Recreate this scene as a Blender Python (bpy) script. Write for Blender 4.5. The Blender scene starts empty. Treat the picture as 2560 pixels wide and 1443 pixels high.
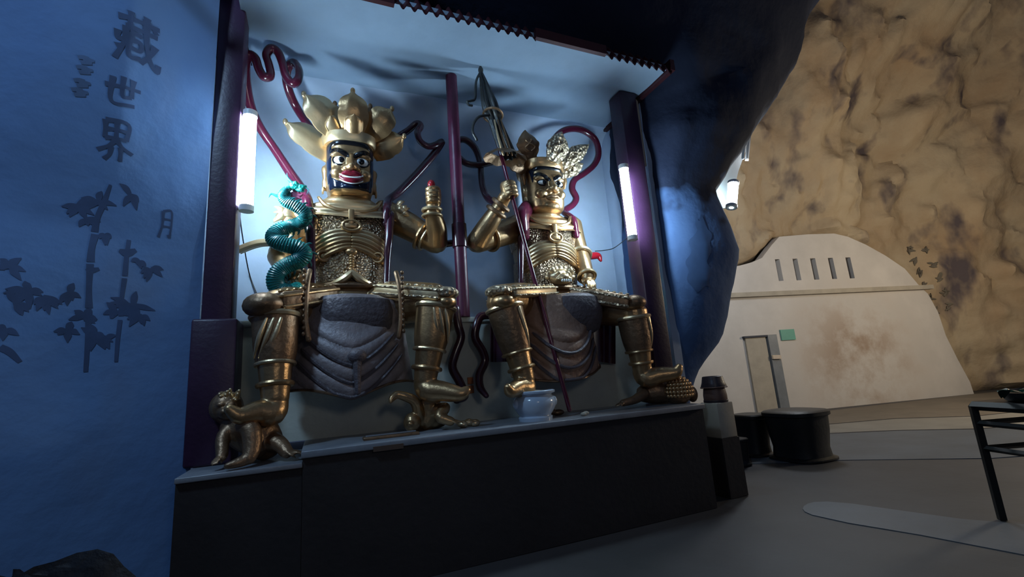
import bpy, bmesh, math, random
import numpy as np
from mathutils import Vector, Matrix, noise
from mathutils.bvhtree import BVHTree
from mathutils.geometry import tessellate_polygon

random.seed(7)
PI = math.pi
sc = bpy.context.scene
COL = sc.collection

# ------------------------------------------------------------------ camera
# measured from the vanishing points of the photograph (2560 x 1443)
F, CX, CY = 1138.0, 1280.0, 721.5
_up = np.array([-430.0, 5790.0, -F]); _up /= np.linalg.norm(_up)
_d = np.array([800 - CX, -(948 - 0.0743 * (800 - 1297) - CY), -F])
_d -= _up * _d.dot(_up); _d /= np.linalg.norm(_d)
_r = np.cross(_d, _up)
CM = np.array([_r, _d, _up])
EYE = np.array([0.0, 0.0, 1.4])
cam_data = bpy.data.cameras.new('camera'); cam = bpy.data.objects.new('camera', cam_data)
COL.objects.link(cam); sc.camera = cam
cam_data.sensor_width = 36.0; cam_data.lens = F / 2560 * 36.0
cam_data.clip_start = 0.05; cam_data.clip_end = 200
m4 = Matrix.Identity(4)
for i in range(3):
    for j in range(3): m4[i][j] = CM[i][j]
    m4[i][3] = EYE[i]
cam.matrix_world = m4

# ------------------------------------------------------------------ world, lights, exposure
w = bpy.data.worlds.new('cave_air'); sc.world = w; w.use_nodes = True
w.node_tree.nodes['Background'].inputs[0].default_value = (0.16, 0.24, 0.45, 1)
w.node_tree.nodes['Background'].inputs[1].default_value = 0.13
sc.view_settings.view_transform = 'Standard'; sc.view_settings.look = 'None'
sc.view_settings.gamma = 1.0; sc.view_settings.use_curve_mapping = False
sc.view_settings.exposure = 0.0

def lamp(name, kind, loc, energy, color, size=0.2, target=None, angle=None):
    l = bpy.data.lights.new(name, kind); l.energy = energy; l.color = color
    if kind == 'AREA': l.size = size
    else: l.shadow_soft_size = size
    if angle: l.spot_size = angle; l.spot_blend = 0.6
    o = bpy.data.objects.new(name, l); COL.objects.link(o); o.location = loc
    if target is not None:
        o.rotation_euler = (Vector(target) - Vector(loc)).to_track_quat('-Z', 'Y').to_euler()
    return o
# warm lamp of the further chamber, and three added fill lights
lamp('chamber_lamp', 'POINT', (13.5, 2.6, 3.6), 600, (1.0, 0.84, 0.62), 0.5)
lamp('facade_fill', 'POINT', (8.2, 6.0, 4.6), 190, (0.86, 0.92, 1.0), 0.4)  # unseen light added to cool and brighten the facade
lamp('front_fill', 'POINT', (1.2, -3.5, 3.4), 58, (1.0, 0.93, 0.82), 0.5)  # unseen fill added behind the camera for bench, robes and plinth
lamp('wall_fill', 'SPOT', (-3.2, 0.9, 6.9), 620, (0.42, 0.68, 1.0), 0.4, (-2.0, 3.9, 5.0), math.radians(88))  # unseen blue spot added to light the painted wall
TUBE_POWER = 135.0
FAR_TUBE_POWER = 60.0

# ------------------------------------------------------------------ geometry helpers
def ray(x, y): return CM @ np.array([x - CX, -(y - CY), -F])
def P(x, y, Y):
    v = ray(x, y); return EYE + v * (Y / v[1])
def PZ(x, y, Z):
    v = ray(x, y); return EYE + v * ((Z - EYE[2]) / v[2])
def PPL(x, y, o, n):
    v = ray(x, y); n = np.array(n, float); return EYE + v * (np.dot(np.array(o) - EYE, n) / np.dot(v, n))
A = lambda *a: np.array(a, float)

def catmull(pts, sub):
    pts = np.array(pts, float)
    if sub <= 1 or len(pts) < 3: return pts
    p = np.vstack([2 * pts[0] - pts[1], pts, 2 * pts[-1] - pts[-2]]); out = []
    for i in range(1, len(p) - 2):
        for k in range(sub):
            t = k / sub; t2, t3 = t * t, t * t * t
            out.append(.5 * (2 * p[i] + (p[i + 1] - p[i - 1]) * t + (2 * p[i - 1] - 5 * p[i] + 4 * p[i + 1] - p[i + 2]) * t2
                             + (3 * p[i] - p[i - 1] - 3 * p[i + 1] + p[i + 2]) * t3))
    out.append(p[-2]); return np.array(out)

ORG = {}
class MB:
    def __init__(s): s.v = []; s.f = []
    def add(s, verts, faces):
        b = len(s.v); s.v.extend([tuple(map(float, q)) for q in verts]); s.f.extend([tuple(b + i for i in q) for q in faces]); return s
    def loft(s, rings, cap=True, closed=True):
        n = len(rings[0]); vs = [q for r in rings for q in r]; fs = []
        for i in range(len(rings) - 1):
            for j in range(n if closed else n - 1):
                k = (j + 1) % n; fs.append((i * n + j, i * n + k, (i + 1) * n + k, (i + 1) * n + j))
        if cap:
            fs.append(tuple(range(n))[::-1]); fs.append(tuple((len(rings) - 1) * n + j for j in range(n)))
        return s.add(vs, fs)
    def tube(s, path, rad, n=12, sub=4, flat=1.0, upv=None, rounded=True):
        q = np.array(path, float)
        if np.isscalar(rad): rad = [rad] * len(q)
        pr = catmull(np.hstack([q, np.array(rad, float)[:, None]]), sub); p = pr[:, :3]; rr = np.abs(pr[:, 3])
        t = np.gradient(p, axis=0); t /= (np.linalg.norm(t, axis=1)[:, None] + 1e-9)
        ref = A(0, 0, 1) if upv is None else A(*upv)
        if abs(t[0].dot(ref)) > .95: ref = A(1, 0, 0)
        u = ref - t[0] * ref.dot(t[0]); u /= np.linalg.norm(u); rings = []
        def ring(c, uu, tt, r):
            vv = np.cross(tt, uu)
            return [c + r * (math.cos(a) * uu + flat * math.sin(a) * vv) for a in np.arange(n) * 2 * PI / n]
        for i in range(len(p)):
            if upv is not None:
                u = ref - t[i] * ref.dot(t[i])
            else: u = u - t[i] * u.dot(t[i])
            u = u / (np.linalg.norm(u) + 1e-9)
            if rounded and i == 0:
                for k in (.3, .75): rings.append(ring(p[i] - t[i] * rr[i] * math.sqrt(1 - k * k) * .8, u, t[i], rr[i] * k))
            rings.append(ring(p[i], u, t[i], rr[i]))
            if rounded and i == len(p) - 1:
                for k in (.75, .3): rings.append(ring(p[i] + t[i] * rr[i] * math.sqrt(1 - k * k) * .8, u, t[i], rr[i] * k))
        return s.loft(rings)
    def ell(s, c, r, rot=None, n=16, m=10):
        r = (r, r, r) if np.isscalar(r) else r
        R = np.array(rot.to_matrix()) if rot is not None else np.eye(3)
        vs = [c + R @ A(0, 0, -r[2])]
        for i in range(1, m):
            a = -PI / 2 + PI * i / m
            for j in range(n):
                b = 2 * PI * j / n
                vs.append(c + R @ A(r[0] * math.cos(a) * math.cos(b), r[1] * math.cos(a) * math.sin(b), r[2] * math.sin(a)))
        vs.append(c + R @ A(0, 0, r[2])); fs = []
        for j in range(n): fs.append((0, 1 + (j + 1) % n, 1 + j))
        for i in range(m - 2):
            for j in range(n):
                k = (j + 1) % n; fs.append((1 + i * n + j, 1 + i * n + k, 1 + (i + 1) * n + k, 1 + (i + 1) * n + j))
        t = len(vs) - 1; b = 1 + (m - 2) * n
        for j in range(n): fs.append((b + j, b + (j + 1) % n, t))
        return s.add(vs, fs)
    def rings(s, tab, c=(0, 0, 0), n=32, e=2.0):
        """horizontal super-ellipse rings: (z, rx, ry[, dx, dy])"""
        out = []
        for q in tab:
            z, rx, ry = q[:3]; dx, dy = (q[3], q[4]) if len(q) > 3 else (0, 0); r = []
            for a in np.arange(n) * 2 * PI / n:
                ca, sa = math.cos(a), math.sin(a)
                r.append(A(c[0] + dx + rx * math.copysign(abs(ca) ** (2 / e), ca), c[1] + dy + ry * math.copysign(abs(sa) ** (2 / e), sa), c[2] + z))
            out.append(r)
        return s.loft(out)
    def box(s, c, h, rot=None, bev=0.0):
        R = np.array(rot.to_matrix()) if rot is not None else np.eye(3)
        c = A(*c); hx, hy, hz = h
        if bev <= 0:
            vs = [c + R @ A(x * hx, y * hy, z * hz) for z in (-1, 1) for y in (-1, 1) for x in (-1, 1)]
            return s.add(vs, [(0, 2, 3, 1), (4, 5, 7, 6), (0, 1, 5, 4), (2, 6, 7, 3), (0, 4, 6, 2), (1, 3, 7, 5)])
        b = min(bev, hx * .9, hy * .9, hz * .9); rr = []
        def rect(z, k):
            o = []
            for cx, cy, a0 in ((1, 1, 0), (-1, 1, PI / 2), (-1, -1, PI), (1, -1, 3 * PI / 2)):
                for q in (0, PI / 4, PI / 2):
                    o.append(c + R @ A(cx * (hx - b) + b * k * math.cos(a0 + q), cy * (hy - b) + b * k * math.sin(a0 + q), z))
            return o
        for z, k in ((-hz, .3), (-hz + b * .3, .75), (-hz + b, 1), (hz - b, 1), (hz - b * .3, .75), (hz, .3)): rr.append(rect(z, k))
        return s.loft(rr)
    def slab(s, poly, vec):
        """polygon (3-D points) extruded by vec"""
        poly = [A(*q) for q in poly]; n = len(poly); vec = A(*vec)
        tri = tessellate_polygon([[Vector(q) for q in poly]])
        fs = [tuple(t) for t in tri] + [tuple(i + n for i in t)[::-1] for t in tri]
        fs += [(i, (i + 1) % n, (i + 1) % n + n, i + n) for i in range(n)]
        return s.add(poly + [q + vec for q in poly], fs)
    def grid(s, fn, nu, nv, thick=None):
        vs = [fn(i / nu, j / nv) for j in range(nv + 1) for i in range(nu + 1)]
        q = nu + 1; fs = [(j * q + i, j * q + i + 1, (j + 1) * q + i + 1, (j + 1) * q + i) for j in range(nv) for i in range(nu)]
        if thick is None: return s.add(vs, fs)
        t = A(*thick); n = len(vs); vs2 = [A(*p) + t for p in vs]
        fs2 = [tuple(n + i for i in f)[::-1] for f in fs]; edge = []
        b = [i for i in range(q)] + [j * q + nu for j in range(1, nv + 1)] + [nv * q + i for i in range(nu - 1, -1, -1)] + [j * q for j in range(nv - 1, 0, -1)]
        for k in range(len(b)):
            a, c = b[k], b[(k + 1) % len(b)]; edge.append((c, a, a + n, c + n))
        return s.add(list(vs) + vs2, fs + fs2 + edge)
    def mesh(s, name, org=(0, 0, 0), smooth=True):
        me = bpy.data.meshes.new(name); o = np.array(org)
        me.from_pydata([tuple(np.array(q) - o) for q in s.v], [], s.f)
        bm = bmesh.new(); bm.from_mesh(me); bmesh.ops.recalc_face_normals(bm, faces=bm.faces); bm.to_mesh(me); bm.free()
        if smooth:
            me.polygons.foreach_set('use_smooth', [True] * len(me.polygons))
            try: me.set_sharp_from_angle(angle=math.radians(40))
            except Exception: pass
        return me
    def build(s, name, mat, parent=None, org=None, smooth=True):
        if parent is not None: org = ORG[parent]
        elif org is None: org = (0, 0, 0)
        return link(name, s.mesh(name, org, smooth), mat, parent, org)
    def remesh(s, voxel, smooth=3):
        """closed shells -> one continuous surface; returns a world-space mesh"""
        me = s.mesh('shells', smooth=False); o = bpy.data.objects.new('shells', me); COL.objects.link(o)
        md = o.modifiers.new('r', 'REMESH'); md.mode = 'VOXEL'; md.voxel_size = voxel
        sm = o.modifiers.new('s', 'SMOOTH'); sm.factor = .5; sm.iterations = smooth
        dg = bpy.context.evaluated_depsgraph_get(); dg.update()
        r = bpy.data.meshes.new_from_object(o.evaluated_get(dg)); bpy.data.objects.remove(o); bpy.data.meshes.remove(me)
        r.polygons.foreach_set('use_smooth', [True] * len(r.polygons)); return r

def link(name, me, mat, parent, org):
    o = bpy.data.objects.new(name, me); COL.objects.link(o); me.name = name
    me.materials.clear(); me.materials.append(mat)
    ORG[o] = np.array(org, float)
    if parent is not None: o.parent = parent
    else: o.location = org
    return o
def link_world_mesh(name, me, mat, parent):
    """a world-space mesh becomes a part of parent"""
    me.transform(Matrix.Translation(-Vector(ORG[parent]))); return link(name, me, mat, parent, ORG[parent])
def tag(o, label=None, cat=None, group=None, kind=None):
    if label: o['label'] = label
    if cat: o['category'] = cat
    if group: o['group'] = group
    if kind: o['kind'] = kind
    return o
def thing(name, label, cat, loc, group=None):
    o = bpy.data.objects.new(name, None); COL.objects.link(o); o.location = loc; o.empty_display_size = .2
    ORG[o] = np.array(loc, float); return tag(o, label, cat, group)
def fbm(x, y, z, o=4): return noise.fractal(Vector((x, y, z)), 1.0, 2.0, o)

# ------------------------------------------------------------------ materials
def mat(name, col, rough=.5, metal=0.0, var=0.0, vscale=4.0, bump=0.0, bscale=20.0, col2=None, kind='noise', coat=0.0, spec=None, detail=6.0):
    m = bpy.data.materials.new(name); m.use_nodes = True; nt = m.node_tree; b = nt.nodes['Principled BSDF']
    b.inputs['Base Color'].default_value = (*col, 1); b.inputs['Roughness'].default_value = rough; b.inputs['Metallic'].default_value = metal
    if coat: b.inputs['Coat Weight'].default_value = coat; b.inputs['Coat Roughness'].default_value = .12
    if spec is not None: b.inputs['Specular IOR Level'].default_value = spec
    if var or bump:
        tc = nt.nodes.new('ShaderNodeTexCoord')
    if var:
        n = nt.nodes.new('ShaderNodeTexNoise'); n.inputs['Scale'].default_value = vscale; n.inputs['Detail'].default_value = detail; n.inputs['Roughness'].default_value = .6
        nt.links.new(tc.outputs['Object'], n.inputs['Vector'])
        r = nt.nodes.new('ShaderNodeValToRGB'); r.color_ramp.elements[0].position = .5 - .22; r.color_ramp.elements[1].position = .5 + .22
        c2 = col2 or tuple(c * (1 - var) for c in col)
        r.color_ramp.elements[0].color = (*c2, 1); r.color_ramp.elements[1].color = (*col, 1)
        nt.links.new(n.outputs['Fac'], r.inputs['Fac']); nt.links.new(r.outputs['Color'], b.inputs['Base Color'])
    if bump:
        if kind == 'voronoi':
            n2 = nt.nodes.new('ShaderNodeTexVoronoi'); n2.inputs['Scale'].default_value = bscale; out = n2.outputs['Distance']
        elif kind == 'wave':
            n2 = nt.nodes.new('ShaderNodeTexWave'); n2.inputs['Scale'].default_value = bscale; n2.inputs['Distortion'].default_value = 6.0; n2.inputs['Detail'].default_value = 2; out = n2.outputs['Fac']
        else:
            n2 = nt.nodes.new('ShaderNodeTexNoise'); n2.inputs['Scale'].default_value = bscale; n2.inputs['Detail'].default_value = 6; out = n2.outputs['Fac']
        nt.links.new(tc.outputs['Object'], n2.inputs['Vector'])
        bp = nt.nodes.new('ShaderNodeBump'); bp.inputs['Strength'].default_value = bump; bp.inputs['Distance'].default_value = .03
        nt.links.new(out, bp.inputs['Height']); nt.links.new(bp.outputs['Normal'], b.inputs['Normal'])
    return m
def emit(name, col, power):
    m = bpy.data.materials.new(name); m.use_nodes = True; b = m.node_tree.nodes['Principled BSDF']
    b.inputs['Base Color'].default_value = (.9, .9, .9, 1); b.inputs['Emission Color'].default_value = (*col, 1); b.inputs['Emission Strength'].default_value = power
    return m

M = {}
M['gold'] = mat('gold_paint', (.62, .395, .20), .34, .88, .35, 5, .12, 30)
M['gold_pale'] = mat('pale_gold_paint', (.78, .585, .35), .36, .82, .2, 4, .1, 25)
M['gold_dark'] = mat('dark_gold_paint', (.33, .205, .12), .42, .75, .45, 6, .25, 22)  # the darkest of the gold tones
M['gold_mail'] = mat('embossed_gold_mail', (.52, .385, .26), .36, .8, .35, 14, 1.0, 42, kind='voronoi')
M['gold_carved'] = mat('carved_gold', (.68, .54, .37), .42, .7, .55, 16, .9, 26, kind='voronoi')
M['robe'] = mat('bronze_purple_robe', (.42, .36, .37), .5, .2, .4, 6, .3, 26)
M['robe_copper'] = mat('copper_robe', (.46, .29, .21), .5, .25, .4, 6, .3, 26)
M['apron'] = mat('shaded_robe_cloth', (.16, .135, .15), .5, .2, .35, 8, .4, 30)  # dark tone paints in the shade of lap and robe grooves
M['navy'] = mat('navy_gloss', (.004, .009, .026), .18, 0, .3, 8)
M['white_gloss'] = mat('white_gloss', (.8, .84, .86), .15, 0, .06, 8)
M['black'] = mat('black_gloss', (.006, .006, .008), .2, 0, .3, 8)
M['lip'] = mat('red_lip_paint', (.17, .010, .024), .25, 0, .2, 8)
M['scarf'] = mat('maroon_scarf_gloss', (.105, .012, .036), .22, 0, .35, 5, coat=.6)
M['scarf_dark'] = mat('dark_maroon_scarf', (.055, .012, .026), .25, 0, .35, 5, coat=.5)
M['red'] = mat('red_gloss', (.42, .012, .022), .25, 0, .2, 6, coat=.5)
M['pillar'] = mat('maroon_pillar_paint', (.095, .012, .045), .38, 0, .35, 3, .08, 30)
M['pillar_dark'] = mat('dark_maroon_pillar_paint', (.045, .016, .050), .42, 0, .4, 3, .08, 30)
M['fascia'] = mat('dark_red_sheet', (.055, .010, .016), .5, 0, .4, 4, .1, 20)
M['teal'] = mat('teal_scale_gloss', (.02, .42, .36), .28, 0, .3, 16, .5, 46, kind='voronoi', coat=.3)
M['teal_dark'] = mat('dark_teal_fin', (.01, .14, .15), .35, 0, .3, 10)
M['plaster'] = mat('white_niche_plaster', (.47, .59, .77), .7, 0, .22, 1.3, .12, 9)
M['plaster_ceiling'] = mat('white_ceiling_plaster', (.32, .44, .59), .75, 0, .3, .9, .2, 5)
M['bench'] = mat('grey_green_bench', (.62, .64, .57), .55, 0, .25, 2.5, .1, 18)
M['stone_top'] = mat('grey_polished_stone', (.25, .26, .29), .32, 0, .3, 5, .06, 40)
M['stone_dark'] = mat('dark_stone_riser', (.026, .022, .024), .5, 0, .35, 2, .1, 15)
M['porcelain'] = mat('pale_blue_porcelain', (.50, .60, .74), .18, 0, .08, 4, coat=.4)
M['bronze'] = mat('umbrella_bronze', (.085, .090, .090), .38, .6, .4, 8, .2, 30)
M['brown_pot'] = mat('brown_clay', (.17, .095, .075), .5, 0, .3, 8, .1, 30)
M['dark_pot'] = mat('dark_clay', (.045, .034, .042), .4, 0, .3, 8, .1, 30)
M['beige'] = mat('beige_cement', (.46, .41, .33), .75, 0, .25, 3, .1, 12)
M['blackcloth'] = mat('black_vinyl', (.005, .0055, .007), .5, 0, .4, 5, .1, 20)
M['steel'] = mat('black_steel', (.012, .013, .014), .4, .3, .3, 8)
M['leaf'] = mat('dark_green_leaf', (.015, .06, .035), .4, 0, .5, 8)
M['green_sign'] = mat('green_sign_paint', (.11, .36, .28), .5, 0, .1, 8)
M['grey_metal'] = mat('grey_painted_metal', (.20, .22, .24), .45, 0, .25, 5)
M['slot'] = mat('slot_and_gap_shade', (.05, .055, .075), .7, 0, .3, 4)
M['brass'] = mat('bright_brass', (.95, .8, .62), .2, .4, .1, 8)
M['ink'] = mat('blue_black_ink', (.050, .090, .205), .75, 0, .5, 3)
M['ink_pale'] = mat('washed_ink', (.09, .16, .32), .8, 0, .5, 3)
M['wash'] = mat('pale_blue_wash', (.060, .118, .26), .8, 0, .25, 4)
M['ink_far'] = mat('faded_black_ink', (.17, .145, .11), .8, 0, .4, 3)
M['pink'] = mat('pink_flame_paint', (.62, .16, .30), .35, 0, .2, 8)
M['orange'] = mat('orange_paper', (.55, .17, .05), .6, 0, .2, 6)
M['plaque'] = mat('brown_plaque', (.09, .055, .04), .5, 0, .2, 8)
M['cable'] = mat('black_cable', (.01, .01, .012), .5, 0, .2, 8)
M['lampwhite'] = mat('white_lamp_metal', (.75, .78, .8), .4, 0, .05, 5)
M['tube'] = emit('fluorescent_glow', (.62, .84, 1.0), TUBE_POWER)
M['far_tube'] = emit('far_fluorescent_glow', (.60, .88, 1.0), FAR_TUBE_POWER)

def rock_mat(name, c1, c2, c3, scale=.8, bump=.6, spot=.5):
    m = mat(name, c1, .85); nt = m.node_tree; b = nt.nodes['Principled BSDF']; L = nt.links.new
    b.inputs['Specular IOR Level'].default_value = .25
    tc = nt.nodes.new('ShaderNodeTexCoord'); mp = nt.nodes.new('ShaderNodeMapping'); mp.inputs['Scale'].default_value = (1, 1, .55); L(tc.outputs['Object'], mp.inputs['Vector'])
    n1 = nt.nodes.new('ShaderNodeTexNoise'); n1.inputs['Scale'].default_value = scale; n1.inputs['Detail'].default_value = 7; n1.inputs['Roughness'].default_value = .62; L(mp.outputs['Vector'], n1.inputs['Vector'])
    r1 = nt.nodes.new('ShaderNodeValToRGB'); e = r1.color_ramp.elements; e[0].position = .32; e[0].color = (*c2, 1); e[1].position = .62; e[1].color = (*c1, 1); L(n1.outputs['Fac'], r1.inputs['Fac'])
    n2 = nt.nodes.new('ShaderNodeTexNoise'); n2.inputs['Scale'].default_value = scale * 2.1; n2.inputs['Detail'].default_value = 4; n2.inputs['Roughness'].default_value = .5; L(mp.outputs['Vector'], n2.inputs['Vector'])
    r2 = nt.nodes.new('ShaderNodeValToRGB'); e = r2.color_ramp.elements; e[0].position = .53; e[0].color = (0, 0, 0, 1); e[1].position = .68; e[1].color = (spot, spot, spot, 1); L(n2.outputs['Fac'], r2.inputs['Fac'])
    mx = nt.nodes.new('ShaderNodeMixRGB'); mx.inputs['Color2'].default_value = (*c3, 1); L(r2.outputs['Color'], mx.inputs['Fac']); L(r1.outputs['Color'], mx.inputs['Color1']); L(mx.outputs['Color'], b.inputs['Base Color'])
    n3 = nt.nodes.new('ShaderNodeTexNoise'); n3.inputs['Scale'].default_value = 3.5; n3.inputs['Detail'].default_value = 8; L(tc.outputs['Object'], n3.inputs['Vector'])
    bp = nt.nodes.new('ShaderNodeBump'); bp.inputs['Strength'].default_value = bump; bp.inputs['Distance'].default_value = .15; L(n3.outputs['Fac'], bp.inputs['Height']); L(bp.outputs['Normal'], b.inputs['Normal'])
    return m
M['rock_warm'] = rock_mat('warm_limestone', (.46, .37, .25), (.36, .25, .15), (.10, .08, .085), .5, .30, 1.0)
M['rock_dark'] = rock_mat('dark_limestone', (.035, .040, .052), (.014, .016, .022), (.16, .13, .09), .7, .8, .30)  # near-black rock with tan spots
M['wall_mural'] = rock_mat('blue_glare_plaster', (.13, .24, .46), (.10, .19, .40), (.17, .22, .34), .6, .12, .4)  # pale wall with blue lens glare mixed into its colour
M['floor'] = mat('worn_cement_floor', (.058, .058, .064), .6, 0, .4, 1.2, .12, 7)
M['floor_pale'] = mat('pale_blue_grey_floor', (.095, .12, .15), .5, 0, .3, 1.5, .1, 8)  # also colours the painted pool of light in the foreground
M['cement_tan'] = mat('tan_cement', (.17, .145, .115), .65, 0, .3, 1.5, .1, 8)
M['cement_light'] = mat('light_cement', (.24, .23, .205), .6, 0, .25, 1.5, .1, 8)

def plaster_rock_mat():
    """white plaster with blue lamp glare painted in, bare dark rock above it"""
    m = rock_mat('plastered_rock', (.085, .155, .32), (.07, .13, .28), (.05, .09, .21), .9, .2, .5)  # the lamp's blue glare is mixed into the plaster colour
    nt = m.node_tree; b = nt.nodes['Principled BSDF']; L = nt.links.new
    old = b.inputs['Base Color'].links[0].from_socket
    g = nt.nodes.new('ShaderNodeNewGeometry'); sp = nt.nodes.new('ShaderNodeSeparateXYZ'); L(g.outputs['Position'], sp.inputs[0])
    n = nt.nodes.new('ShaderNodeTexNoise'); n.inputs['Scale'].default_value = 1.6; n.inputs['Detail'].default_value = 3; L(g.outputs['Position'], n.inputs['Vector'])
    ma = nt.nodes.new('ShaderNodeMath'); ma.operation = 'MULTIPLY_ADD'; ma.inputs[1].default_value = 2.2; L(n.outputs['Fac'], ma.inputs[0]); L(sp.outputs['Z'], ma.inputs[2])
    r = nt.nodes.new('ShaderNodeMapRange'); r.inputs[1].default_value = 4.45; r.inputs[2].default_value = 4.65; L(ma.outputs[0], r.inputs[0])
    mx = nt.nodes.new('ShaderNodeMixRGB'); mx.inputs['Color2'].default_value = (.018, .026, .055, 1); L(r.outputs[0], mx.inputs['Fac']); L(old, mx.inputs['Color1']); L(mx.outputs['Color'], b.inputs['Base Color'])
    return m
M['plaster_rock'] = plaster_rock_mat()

def facade_mat(cx, cz, ax):
    m = mat('stained_facade', (.66, .62, .575), .8, 0, .2, .9, .1, 8); nt = m.node_tree; b = nt.nodes['Principled BSDF']; L = nt.links.new
    old = b.inputs['Base Color'].links[0].from_socket
    g = nt.nodes.new('ShaderNodeNewGeometry')
    n = nt.nodes.new('ShaderNodeTexNoise'); n.inputs['Scale'].default_value = .9; n.inputs['Detail'].default_value = 5; n.inputs['Roughness'].default_value = .65; L(g.outputs['Position'], n.inputs['Vector'])
    d = nt.nodes.new('ShaderNodeVectorMath'); d.operation = 'DISTANCE'; d.inputs[1].default_value = (cx[0], cx[1], cz); L(g.outputs['Position'], d.inputs[0])
    r = nt.nodes.new('ShaderNodeMapRange'); r.inputs[1].default_value = 2.6; r.inputs[2].default_value = .6; L(d.outputs['Value'], r.inputs[0])
    r2 = nt.nodes.new('ShaderNodeMapRange'); r2.inputs[1].default_value = .40; r2.inputs[2].default_value = .62; r2.inputs[4].default_value = .75; L(n.outputs['Fac'], r2.inputs[0])
    mu = nt.nodes.new('ShaderNodeMath'); mu.operation = 'MULTIPLY'; L(r.outputs[0], mu.inputs[0]); L(r2.outputs[0], mu.inputs[1])
    mx = nt.nodes.new('ShaderNodeMixRGB'); mx.inputs['Color2'].default_value = (.27, .17, .10, 1); L(mu.outputs[0], mx.inputs['Fac']); L(old, mx.inputs['Color1']); L(mx.outputs['Color'], b.inputs['Base Color'])
    return m

# ------------------------------------------------------------------ the setting
# floor
def floor_fn(u, v):
    x, y = -9 + 33 * u, -4 + 16 * v
    return A(x, y, .003 * fbm(x * .4, y * .4, 2) - .004)
tag(MB().grid(floor_fn, 80, 50).build('floor', M['floor']), 'worn dark cement floor of the cave', None, None, 'structure')
def floor_patch(name, px, m, z0, label, n):
    poly = [PZ(x, y, 0) for x, y in px]
    poly = [A(q[0], q[1], -.02) for q in poly]
    tag(MB().slab(poly, (0, 0, z0 + .02)).build(name, m), label, None, None, 'structure')
floor_patch('trim_1', [(1840, 1046), (1960, 1040), (2430, 986), (2700, 960), (2700, 1012), (2440, 1040), (2240, 1046), (2050, 1062), (1860, 1075)], M['cement_tan'], .003, 'brown cement apron along the pale facade', 1)
floor_patch('trim_2', [(1862, 1077), (2050, 1064), (2240, 1048), (2440, 1042), (2700, 1014), (2700, 1050), (2450, 1072), (2240, 1076), (2060, 1084), (1870, 1095)], M['cement_light'], .003, 'light cement strip before the brown apron', 2)
floor_patch('trim_3', [(1872, 1098), (2060, 1086), (2240, 1078), (2450, 1074), (2700, 1052), (2700, 1130), (2480, 1146), (2100, 1151), (1880, 1160)], M['floor_pale'], .003, 'pale blue-grey band across the chamber floor', 3)  # flat band, paler and bluer than the floor
floor_patch('light_pool', [(2012, 1280), (2007, 1273), (2010, 1266), (2020, 1260), (2036, 1256), (2070, 1255), (2130, 1260), (2200, 1270), (2400, 1298), (2560, 1312), (2760, 1330), (2760, 1425), (2560, 1388), (2300, 1338), (2120, 1308), (2030, 1288)], M['floor_pale'], .003, 'pale rounded pool of light painted on the foreground floor', 4)  # pale slab painting a pool of lamplight onto the floor

# niche shell
NX0, NX1, BY, CZ = -1.10, 3.95, 5.30, 4.90
def back_fn(u, v):
    x = NX0 + (NX1 - NX0) * u; z = 1.0 + 3.6 * v
    return A(x, BY + .008 * fbm(x, z, 0), z)
tag(MB().grid(back_fn, 60, 50, (0, .12, 0)).build('wall_back', M['plaster']), 'white plaster back wall of the shrine niche', None, None, 'structure')
def cove_fn(u, v):
    x = NX0 + (NX1 - NX0) * u; a = v * PI / 2
    return A(x, BY - .30 * (1 - math.cos(a)) + .008 * fbm(x, 4.6, 0) * (1 - v), 4.6 + .30 * math.sin(a))
tag(MB().grid(cove_fn, 60, 12, (0, .05, .05)).build('trim_5', M['plaster']), 'rounded cove between niche wall and ceiling', None, None, 'structure')
def ceil_fn(u, v):
    x, y = -.70 + 4.52 * u, 3.70 + 1.32 * v
    return A(x, y, CZ + .03 * fbm(x * .6, y * 1.3, 9) * min(1, v * 6, (1 - v) * 6 + .2))
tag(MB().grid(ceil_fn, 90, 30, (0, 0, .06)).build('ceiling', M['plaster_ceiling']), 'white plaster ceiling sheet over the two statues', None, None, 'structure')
tag(MB().box((NX1 + .02, 4.86, 2.95), (.06, .52, 1.97)).build('wall_right', M['plaster']), 'white side wall of the niche by the right pillar', None, None, 'structure')
tag(MB().box((NX0 - .02, 4.9, 2.95), (.06, .5, 1.97)).build('wall_left_inner', M['plaster']), 'white side wall of the niche behind the left pillar', None, None, 'structure')

# roof: dark red corrugated sheets with plain boards between
roof = thing('corrugated_roof', 'dark red corrugated roof edge over the white niche ceiling', 'roof', (1.2, 3.7, CZ + .1))
def corr(xa, xb):
    n = int((xb - xa) / .0125)
    def fn(u, v):
        x = xa + (xb - xa) * u
        return A(x, 3.655 + 1.66 * v, CZ - .052 + .17 * min(1, v * 16) + .034 * math.cos(x * 2 * PI / .105))
    return MB().grid(fn, n, 16, (0, 0, .022))
xa = P(985, 0, 3.66)[0]; xb = P(1338, 90, 3.66)[0]; xc = P(1515, 140, 3.66)[0]
corr(xa, xb).build('corrugated_sheet', M['fascia'], roof)
corr(xc, 3.86).build('corrugated_sheet', M['fascia'], roof)
MB().box(((xa - 3.2) / 2, 3.66, CZ + .0), ((xa + 3.2) / 2, .025, .065)).build('fascia_board', M['fascia'], roof)
MB().box(((xb + xc) / 2, 3.66, CZ + .012), ((xc - xb) / 2, .025, .055)).build('fascia_board', M['fascia'], roof)
MB().box((3.86, 4.35, CZ + .03), (.03, .72, .07)).build('fascia_board', M['fascia'], roof)

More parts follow.
